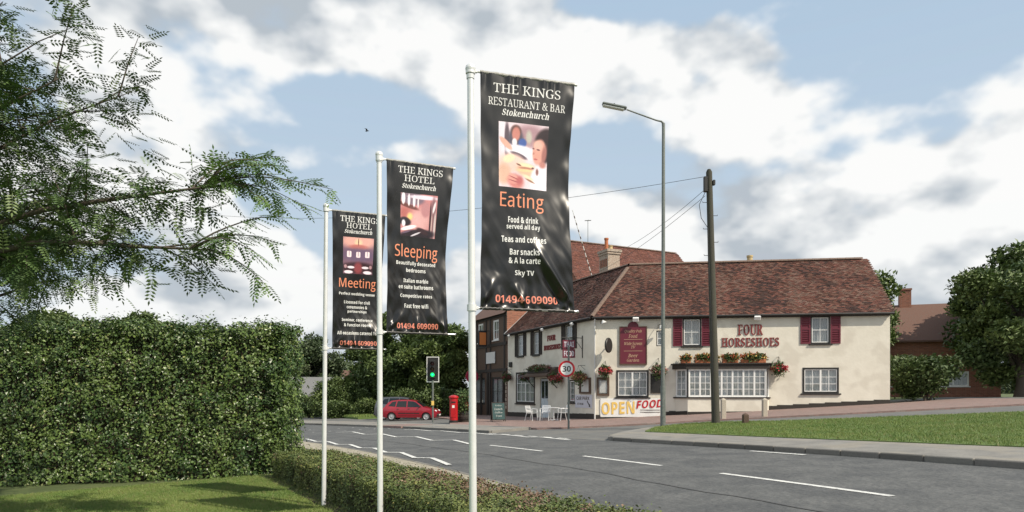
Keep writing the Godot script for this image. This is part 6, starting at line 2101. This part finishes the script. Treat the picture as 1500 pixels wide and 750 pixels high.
func near_tree() -> void:
	var r := RandomNumberGenerator.new(); r.seed = 303
	var bx := -8.6
	var bd := 8.9
	var base := P(bx, bd, -0.1)
	var o := thing("rowan_tree", "leafy tree with feathery leaflets reaching in from the left", "tree", base)
	var leaf := compound_leaf()
	var g := Geo.new()
	g.tube([Vector3.ZERO, Vector3(0.03, 0.3, 0), Vector3(-0.04, 1.4, 0.03), Vector3(0.08, 2.6, 0), Vector3(0.0, 4.6, 0.05), Vector3(-0.1, 7.4, 0)], [0.24, 0.17, 0.15, 0.13, 0.09, 0.02], 12)
	part("trunk", g, M.bark, o)
	var hang := func(p: Vector3, out: Vector3) -> Transform3D:
		var z := (out + Vector3(r.randf_range(-0.7, 0.7), r.randf_range(-0.75, 0.25), r.randf_range(-0.7, 0.7))).normalized()
		var x := Vector3(r.randf_range(-0.25, 0.25), 1, r.randf_range(-0.25, 0.25)).cross(z).normalized()
		return Transform3D(Basis(x, z.cross(x), z).scaled(Vector3.ONE * r.randf_range(0.8, 1.3)), p)
	var wood := Geo.new()
	var xf := []
	var cl := []
	var cols := [Color(0.075, 0.13, 0.04), Color(0.10, 0.16, 0.05), Color(0.055, 0.10, 0.032), Color(0.13, 0.18, 0.065)]
	var clothe := func(pts: Array, from_t: float, n: int, spread: float) -> void:
		for j in n:
			var t := r.randf_range(from_t, 1.0) * (pts.size() - 1.001)
			var i := int(t)
			var p: Vector3 = pts[i].lerp(pts[i + 1], t - i) + Vector3(r.randfn(), r.randfn(), r.randfn()) * spread
			xf.append(hang.call(p, (pts[i + 1] - pts[i]).normalized() * 0.5 + Vector3(r.randfn(), 0, r.randfn()) * 0.5))
			cl.append(cols[r.randi() % 4] * r.randf_range(0.75, 1.25))
	# boughs whose tips hang into view from the left: across, up, away
	var tips := [[-2.12, 3.98, 8.1], [-2.62, 4.08, 8.15], [-2.84, 4.44, 8.3], [-2.76, 4.22, 8.0], [-2.66, 3.62, 8.0], [-2.80, 3.36, 8.15], [-2.95, 2.85, 8.2], [-2.45, 3.78, 8.1], [-2.9, 3.95, 8.4], [-2.85, 3.78, 7.9], [-2.95, 4.3, 8.0], [-2.98, 3.2, 7.9]]
	var hubs := [Vector3(-3.75, 4.05, -8.25) - base, Vector3(-3.85, 3.3, -8.2) - base]
	for h in hubs:
		var st := Vector3(0.05, 2.9, 0)
		var pts := []
		var rad := []
		for k in 8:
			var t := k / 7.0
			pts.append(st.lerp(h, t) + Vector3(0, 0.45 * sin(PI * t) + 0.05 * sin(t * 9.0 + h.y), 0.12 * sin(t * 6.0 + h.y)))
			rad.append(lerpf(0.06, 0.014, t))
		wood.tube(pts, rad, 8, false)
		clothe.call(pts, 0.25, 260, 0.26)
		for k in 14:
			var a: Vector3 = pts[2 + k % 5].lerp(pts[3 + k % 5], r.randf())
			var e := a + Vector3(r.randf_range(-0.1, 0.7), r.randf_range(-0.5, 0.75), r.randf_range(-0.7, 0.7))
			var tw := [a, a.lerp(e, 0.5) + Vector3(0, 0.08, 0), e]
			wood.tube(tw, [0.014, 0.009, 0.003], 5, false)
			clothe.call(tw, 0.2, 26, 0.08)
	for q in tips:
		var tip := Vector3(q[0], q[1], -q[2]) - base
		var from: Vector3 = hubs[0] if q[1] > 3.7 else hubs[1]
		var pts := []
		var rad := []
		for k in 9:
			var t := k / 8.0
			pts.append(from.lerp(tip, t) + Vector3(0, 0.14 * sin(PI * t), 0.05 * sin(t * 7.0 + q[0] * 9.0)))
			rad.append(lerpf(0.012, 0.003, t))
		wood.tube(pts, rad, 6, false)
		for k in 22:
			var t := lerpf(0.12, 1.0, k / 21.0)
			var i := mini(int(t * 8.0), 7)
			var p: Vector3 = pts[i].lerp(pts[i + 1], t * 8.0 - i)
			var dir: Vector3 = (pts[i + 1] - pts[i]).normalized()
			var sd := dir.cross(Vector3.UP).normalized() * (1.0 if k % 2 else -1.0)
			var lf := MeshInstance3D.new()
			lf.name = "leaf"
			lf.mesh = leaf
			lf.material_override = M["ash_%d" % (r.randi() % 3)]
			lf.transform = hang.call(p, dir * 0.7 + sd * 0.6)
			o.add_child(lf, true)
	# the crown: limbs, branches and twigs
	for k in 46:
		var an := k * 2.39996
		var hz := r.randf_range(0.45, 1.0)
		var tip := Vector3(cos(an) * 3.4 * hz, 3.9 + 3.6 * r.randf() * (1.25 - 0.6 * hz), sin(an) * 3.4 * hz)
		if tip.x > 2.6 and tip.y < 5.2: tip.y += 1.3
		var st := Vector3(0, clampf(tip.y - 1.6 - r.randf() * 0.8, 2.3, 6.4), 0)
		var limb := [st, st.lerp(tip, 0.35) + Vector3(0, 0.25, 0), st.lerp(tip, 0.7) + Vector3(0, 0.22, 0), tip]
		wood.tube(limb, [0.045, 0.03, 0.017, 0.004], 6, false)
		clothe.call(limb, 0.45, 40, 0.16)
		for j in 7:
			var a: Vector3 = limb[1 + j % 2].lerp(limb[2 + j % 2], r.randf())
			var e := a + ((tip - st).normalized() * 0.45 + Vector3(r.randfn(), r.randfn() * 0.7, r.randfn()) * 0.5)
			var tw := [a, a.lerp(e, 0.5) + Vector3(0, 0.06, 0), e]
			wood.tube(tw, [0.013, 0.008, 0.003], 5, false)
			clothe.call(tw, 0.2, 30, 0.12)
	part("boughs", wood, M.bark, o)
	many("crown", leaf, xf, cl, M.leaf, o)

# ---------------------------------------------------------------- the scene
func _ready() -> void:
	rng.seed = 1
	# camera: level, with the lens shifted up
	var cam := Camera3D.new()
	cam.name = "camera"
	cam.projection = Camera3D.PROJECTION_FRUSTUM
	cam.near = 0.1
	cam.far = 3000.0
	cam.size = 0.1 * 0.75
	cam.frustum_offset = Vector2(0.0, 0.1 * 0.197)
	cam.position = Vector3(0, EYE, 0)
	add_child(cam)
	cam.current = true
	# sky, sun, exposure
	var env := Environment.new()
	env.background_mode = Environment.BG_SKY
	env.sky = Sky.new()
	env.sky.sky_material = cloud_sky()
	env.tonemap_mode = Environment.TONE_MAPPER_LINEAR
	env.tonemap_exposure = 1.03
	env.sdfgi_enabled = true; env.ssao_enabled = true; env.ssil_enabled = true
	var we := WorldEnvironment.new()
	we.name = "environment"
	we.environment = env
	add_child(we)
	var sun := DirectionalLight3D.new()
	sun.name = "sun"
	sun.light_energy = 1.55
	sun.light_color = Color(1.0, 0.955, 0.88)
	sun.light_angular_distance = 0.55
	sun.shadow_enabled = true
	add_child(sun)
	sun.look_at_from_position(Vector3(1.25, 1.5, 1.0), Vector3.ZERO)
	make_materials()
	M.sprig = sprig_mesh(5, 7, 1.0, 0.52, 0.30)
	M.small_leaf = leaf_mesh(0.030, 0.019)
	M.ivy_leaf = leaf_mesh(0.058, 0.042)
	M.hem = textured(noise_tex(43, Color(0.06, 0.06, 0.055), Color(0.55, 0.54, 0.50), 0.12, 0.2), 3.0, 0.4)
	M.hem_dark = plain(Color(0.03, 0.03, 0.03), 0.4)
	M.lens_red = plain(Color(0.05, 0.006, 0.006), 0.3)
	M.lens_amber = plain(Color(0.06, 0.03, 0.006), 0.3)
	M.lens_green = plain(Color(0.03, 0.5, 0.22), 0.3)
	M.lens_green.emission_enabled = true; M.lens_green.emission = Color(0.1, 1.0, 0.5); M.lens_green.emission_energy_multiplier = 0.9
	M.chalk = plain(Color(0.5, 0.5, 0.48), 0.9)
	M.hub = plain(Color(0.42, 0.43, 0.44), 0.35, 0.5)
	M.door = plain(Color(0.50, 0.56, 0.60), 0.5)
	M.hip = textured(noise_tex(44, Color(0.11, 0.065, 0.05), Color(0.20, 0.14, 0.11), 0.08, 0.2, 256, Color(0.26, 0.23, 0.19, 0.5)), 1.2, 0.9)
	M.pale_sign = plain(Color(0.56, 0.56, 0.62), 0.6)
	M.crimson = plain(Color(0.36, 0.012, 0.05), 0.4)
	M.car_red = plain(Color(0.30, 0.008, 0.022), 0.25)
	M.car_red.clearcoat_enabled = true; M.car_red.clearcoat = 0.8; M.car_red.clearcoat_roughness = 0.06
	M.car_grey = plain(Color(0.10, 0.105, 0.115), 0.3, 0.3)
	M.car_grey.clearcoat_enabled = true; M.car_grey.clearcoat = 0.8; M.car_grey.clearcoat_roughness = 0.06
	for k in 3:
		M["ash_%d" % k] = leafy(0.3, 0.5)
		M["ash_%d" % k].vertex_color_use_as_albedo = false
		M["ash_%d" % k].albedo_color = [Color(0.10, 0.175, 0.05), Color(0.135, 0.21, 0.065), Color(0.075, 0.14, 0.04)][k].linear_to_srgb()
	# the setting
	build_ground()
	build_garden()
	build_pub()
	build_neighbours()
	far_house("grey roofed bungalow beyond the road at the far left", -24.5, 80, 0.35, 11, 7, 2.6, 2.0, M.slate, M.cream, false)
	far_house("distant brick house with a tall chimney behind the willow", -21.5, 92, -0.2, 9, 7, 3.6, 2.1, M.rooftex, M.brick, true)
	far_house("brick house with brown roof beyond the right end of the pub", 33, 56, -0.35, 12, 8, 5.0, 3.2, M.rooftex, M.brick, true)
	# trees and shrubs
	var dk := Color(0.042, 0.075, 0.022)
	var mg := Color(0.105, 0.15, 0.042)
	var lg := Color(0.14, 0.19, 0.055)
	tree("tree", "large dark green tree behind the traffic light", "trees beyond the road", -9.9, 63, 9.0, 1.2, 4.4, 8500, 0.50, Color(0.055, 0.095, 0.027), Color(0.14, 0.19, 0.055), 101)
	tree("tree", "sunlit green tree just left of the dark shop", "trees beyond the road", -6.1, 59, 8.7, 0.8, 3.3, 6500, 0.45, Color(0.07, 0.12, 0.032), Color(0.175, 0.225, 0.07), 102)
	tree("tree", "dark tree filling the gap between the willow and the big tree", "trees beyond the road", -13.2, 70, 7.6, 1.0, 3.5, 4200, 0.55, dk, mg, 103)
	tree("tree", "round grey green tree above the bungalow roof", "trees beyond the road", -26.5, 88, 9.6, 1.5, 4.2, 4600, 0.6, Color(0.05, 0.08, 0.035), Color(0.10, 0.13, 0.06), 104)
	tree("willow_tree", "small drooping willow left of the red car", "trees beyond the road", -15.2, 62, 4.2, 0.5, 2.2, 3600, 0.38, Color(0.05, 0.085, 0.025), lg, 105, 1.2)
	tree("tree", "tall tree behind the tall hedge, far to the left", "trees beyond the road", -40, 72, 11, 2.0, 5.0, 5200, 0.65, dk, mg, 106)
	tree("tree", "broad tree at the far left edge behind the hedge", "trees beyond the road", -54, 80, 13, 2.0, 6.0, 5200, 0.7, Color(0.04, 0.07, 0.02), lg, 107)
	tree("tree", "tall green tree behind the right end of the pub", "trees beyond the road", 26, 54, 9.5, 1.5, 4.2, 5200, 0.55, Color(0.04, 0.07, 0.02), lg, 108)
	tree("tree", "dark broad tree beside the brick house on the right", "trees beyond the road", 39, 52, 11, 1.5, 5.0, 5600, 0.6, dk, mg, 109)
	tree("tree", "tree at the right edge beyond the grass island", "trees beyond the road", 29, 39, 8.0, 1.2, 3.4, 5000, 0.45, Color(0.04, 0.075, 0.02), lg, 110)
	shrub("shrub", "dark round shrub at the road bend left of the willow", "shrubs beyond the road", -19.0, 64, 3.2, 2.3, 2.4, 1500, 0.34, dk, mg, 111)
	shrub("shrub", "dense green shrub under the bungalow", "shrubs beyond the road", -22.5, 68, 4.0, 2.9, 3.0, 1900, 0.36, Color(0.04, 0.07, 0.02), mg, 112)
	shrub("shrub", "low bright shrub between the willow and the red car", "shrubs beyond the road", -11.8, 58.5, 3.4, 1.8, 2.2, 1500, 0.32, Color(0.05, 0.08, 0.025), lg, 113)
	shrub("shrub", "leafy shrub in front of the willow trunk", "shrubs beyond the road", -15.4, 59.5, 3.6, 1.7, 2.0, 1500, 0.32, dk, mg, 114)
	shrub("shrub", "shrub behind the two parked cars", "shrubs beyond the road", -8.3, 55.5, 3.6, 2.4, 2.0, 1600, 0.34, dk, mg, 115)
	shrub("shrub", "shrub behind the post box and planter", "shrubs beyond the road", -5.4, 53.5, 3.2, 2.6, 2.0, 1600, 0.34, Color(0.04, 0.07, 0.02), mg, 116)
	shrub("shrub", "garden shrub right of the pub end wall", "shrubs beyond the road", 22.8, 37.5, 4.0, 2.6, 3.0, 1900, 0.36, dk, mg, 117)
	# a far wood that closes the view
	var wood := Node3D.new()
	wood.name = "distant_wood"
	add_child(wood)
	tag(wood, "hazy belt of distant trees along the horizon", "trees", "", "stuff")
	var r := RandomNumberGenerator.new(); r.seed = 77
	var xf := []
	var cl := []
	for k in 9000:
		var an := r.randf_range(-0.75, 0.80)
		var dd := r.randf_range(120, 150)
		var x := tan(an) * dd
		var top := 5.0 + 2.0 * sin(an * 19.0) + 1.5 * sin(an * 47.0 + 1.0)
		xf.append(Transform3D(Basis(Vector3.UP, r.randf() * TAU).scaled(Vector3.ONE * r.randf_range(1.2, 2.2)), P(x, dd, pow(r.randf(), 0.7) * top)))
		cl.append(Color(0.05, 0.075, 0.035).lerp(Color(0.09, 0.12, 0.055), r.randf()))
	var fw := many("foliage", M.sprig, xf, cl, M.leaf, wood)
	fw.set_meta("kind", "stuff")
	near_tree()
	# things along the road
	M.lean = 0.0
	banner_pole(-2.80, 10.15, 4.36, 4.285, 2.235, 0.80, 0.40, 1, 0.008, 0.03, "farthest white banner pole, left of the three", "farthest black banner headed Meeting, left of the three", [[Vector2(0.98, 0.985), Vector2(0.72, 0.80), 0.02, 0.09, 0.035], [Vector2(0.03, 0.985), Vector2(0.25, 0.88), 0.02, 0.09, 0.03], [Vector2(0.45, 0.985), Vector2(0.38, 0.90), 0.015, 0.05, 0.02]])
	banner_pole(-1.555, 8.06, 4.40, 4.335, 2.295, 0.83, 0.40, 2, -0.003, 0.085, "middle white banner pole of the three by the hedge", "middle black banner headed Sleeping", [[Vector2(0.98, 0.985), Vector2(0.66, 0.86), 0.02, 0.10, 0.03], [Vector2(0.02, 0.985), Vector2(0.34, 0.86), 0.02, 0.10, 0.035], [Vector2(0.55, 0.985), Vector2(0.5, 0.90), 0.015, 0.05, 0.02]])
	banner_pole(-0.335, 5.95, 4.42, 4.385, 2.325, 0.885, 0.29, 3, -0.006, 0.0, "nearest white banner pole, right of the three", "nearest and largest black banner headed Eating", [[Vector2(0.985, 0.985), Vector2(0.58, 0.72), 0.025, 0.055, 0.058], [Vector2(0.88, 0.985), Vector2(0.60, 0.80), 0.02, 0.045, -0.026], [Vector2(0.46, 0.985), Vector2(0.36, 0.89), 0.02, 0.05, 0.040], [Vector2(0.03, 0.985), Vector2(0.16, 0.84), 0.02, 0.07, 0.035], [Vector2(0.22, 0.985), Vector2(0.20, 0.90), 0.015, 0.04, 0.02]])
	lamp_column()
	var top := telegraph_pole()
	wire("upper wire from the telegraph pole down to the pub chimney", top - Vector3(0.15, 0.5, 0), Vector3(6.1, 10.4, -44.9), 0.35)
	wire("lower wire from the telegraph pole down to the pub roof", top - Vector3(0.15, 0.75, 0), Vector3(5.0, 9.15, -45.6), 0.3)
	wire("long wire crossing the sky behind the banners", top, Vector3(-22, 13.6, -46), 0.9)
	speed_sign()
	traffic_light()
	var gl := OmniLight3D.new()
	gl.name = "green_signal_light"
	gl.light_color = Color(0.2, 1.0, 0.55); gl.light_energy = 0.15; gl.light_size = 0.1; gl.omni_range = 12.0; gl.omni_attenuation = 2.0; gl.shadow_enabled = true
	gl.position = P(-4.87, 42.0, 0.02) + Vector3(0, 2.94, 0.26)
	add_child(gl)
	pillar_box()
	planter(-2.85, 40.4)
	sandwich_board()
	cafe_chair("metal cafe chair under the large window of the pub", 1.12, 38.9, 0.9)
	cafe_chair("metal cafe chair in front of the pub door", 1.86, 38.2, -0.3)
	cafe_chair("metal cafe chair nearest the speed limit sign", 2.80, 37.4, -1.3)
	cafe_table(2.32, 37.9)
	bollard("pale wooden bollard left of the telegraph pole foot", 9.38, 30.3, 0.95, 0.10, M.pale_wood)
	bollard("pale wooden bollard in front of the right end of the bay", 11.1, 30.0, 0.85, 0.10, M.pale_wood)
	bollard("short brown bollard on the edge of the grass island", 8.55, 25.0, 0.48, 0.10, M.brown)
	car("parked_car", "red five door hatchback parked beside the traffic light", P(-7.15, 48.6, -0.02), -0.10, M.car_red, Vector3(1.06, 1.02, 1.02), false, "cars parked across the road")
	car("parked_car", "dark grey tall car half hidden behind the red hatchback", P(-8.2, 51.6, -0.02), -0.06, M.car_grey, Vector3(1.12, 1.18, 1.06), true, "cars parked across the road")
	bird()
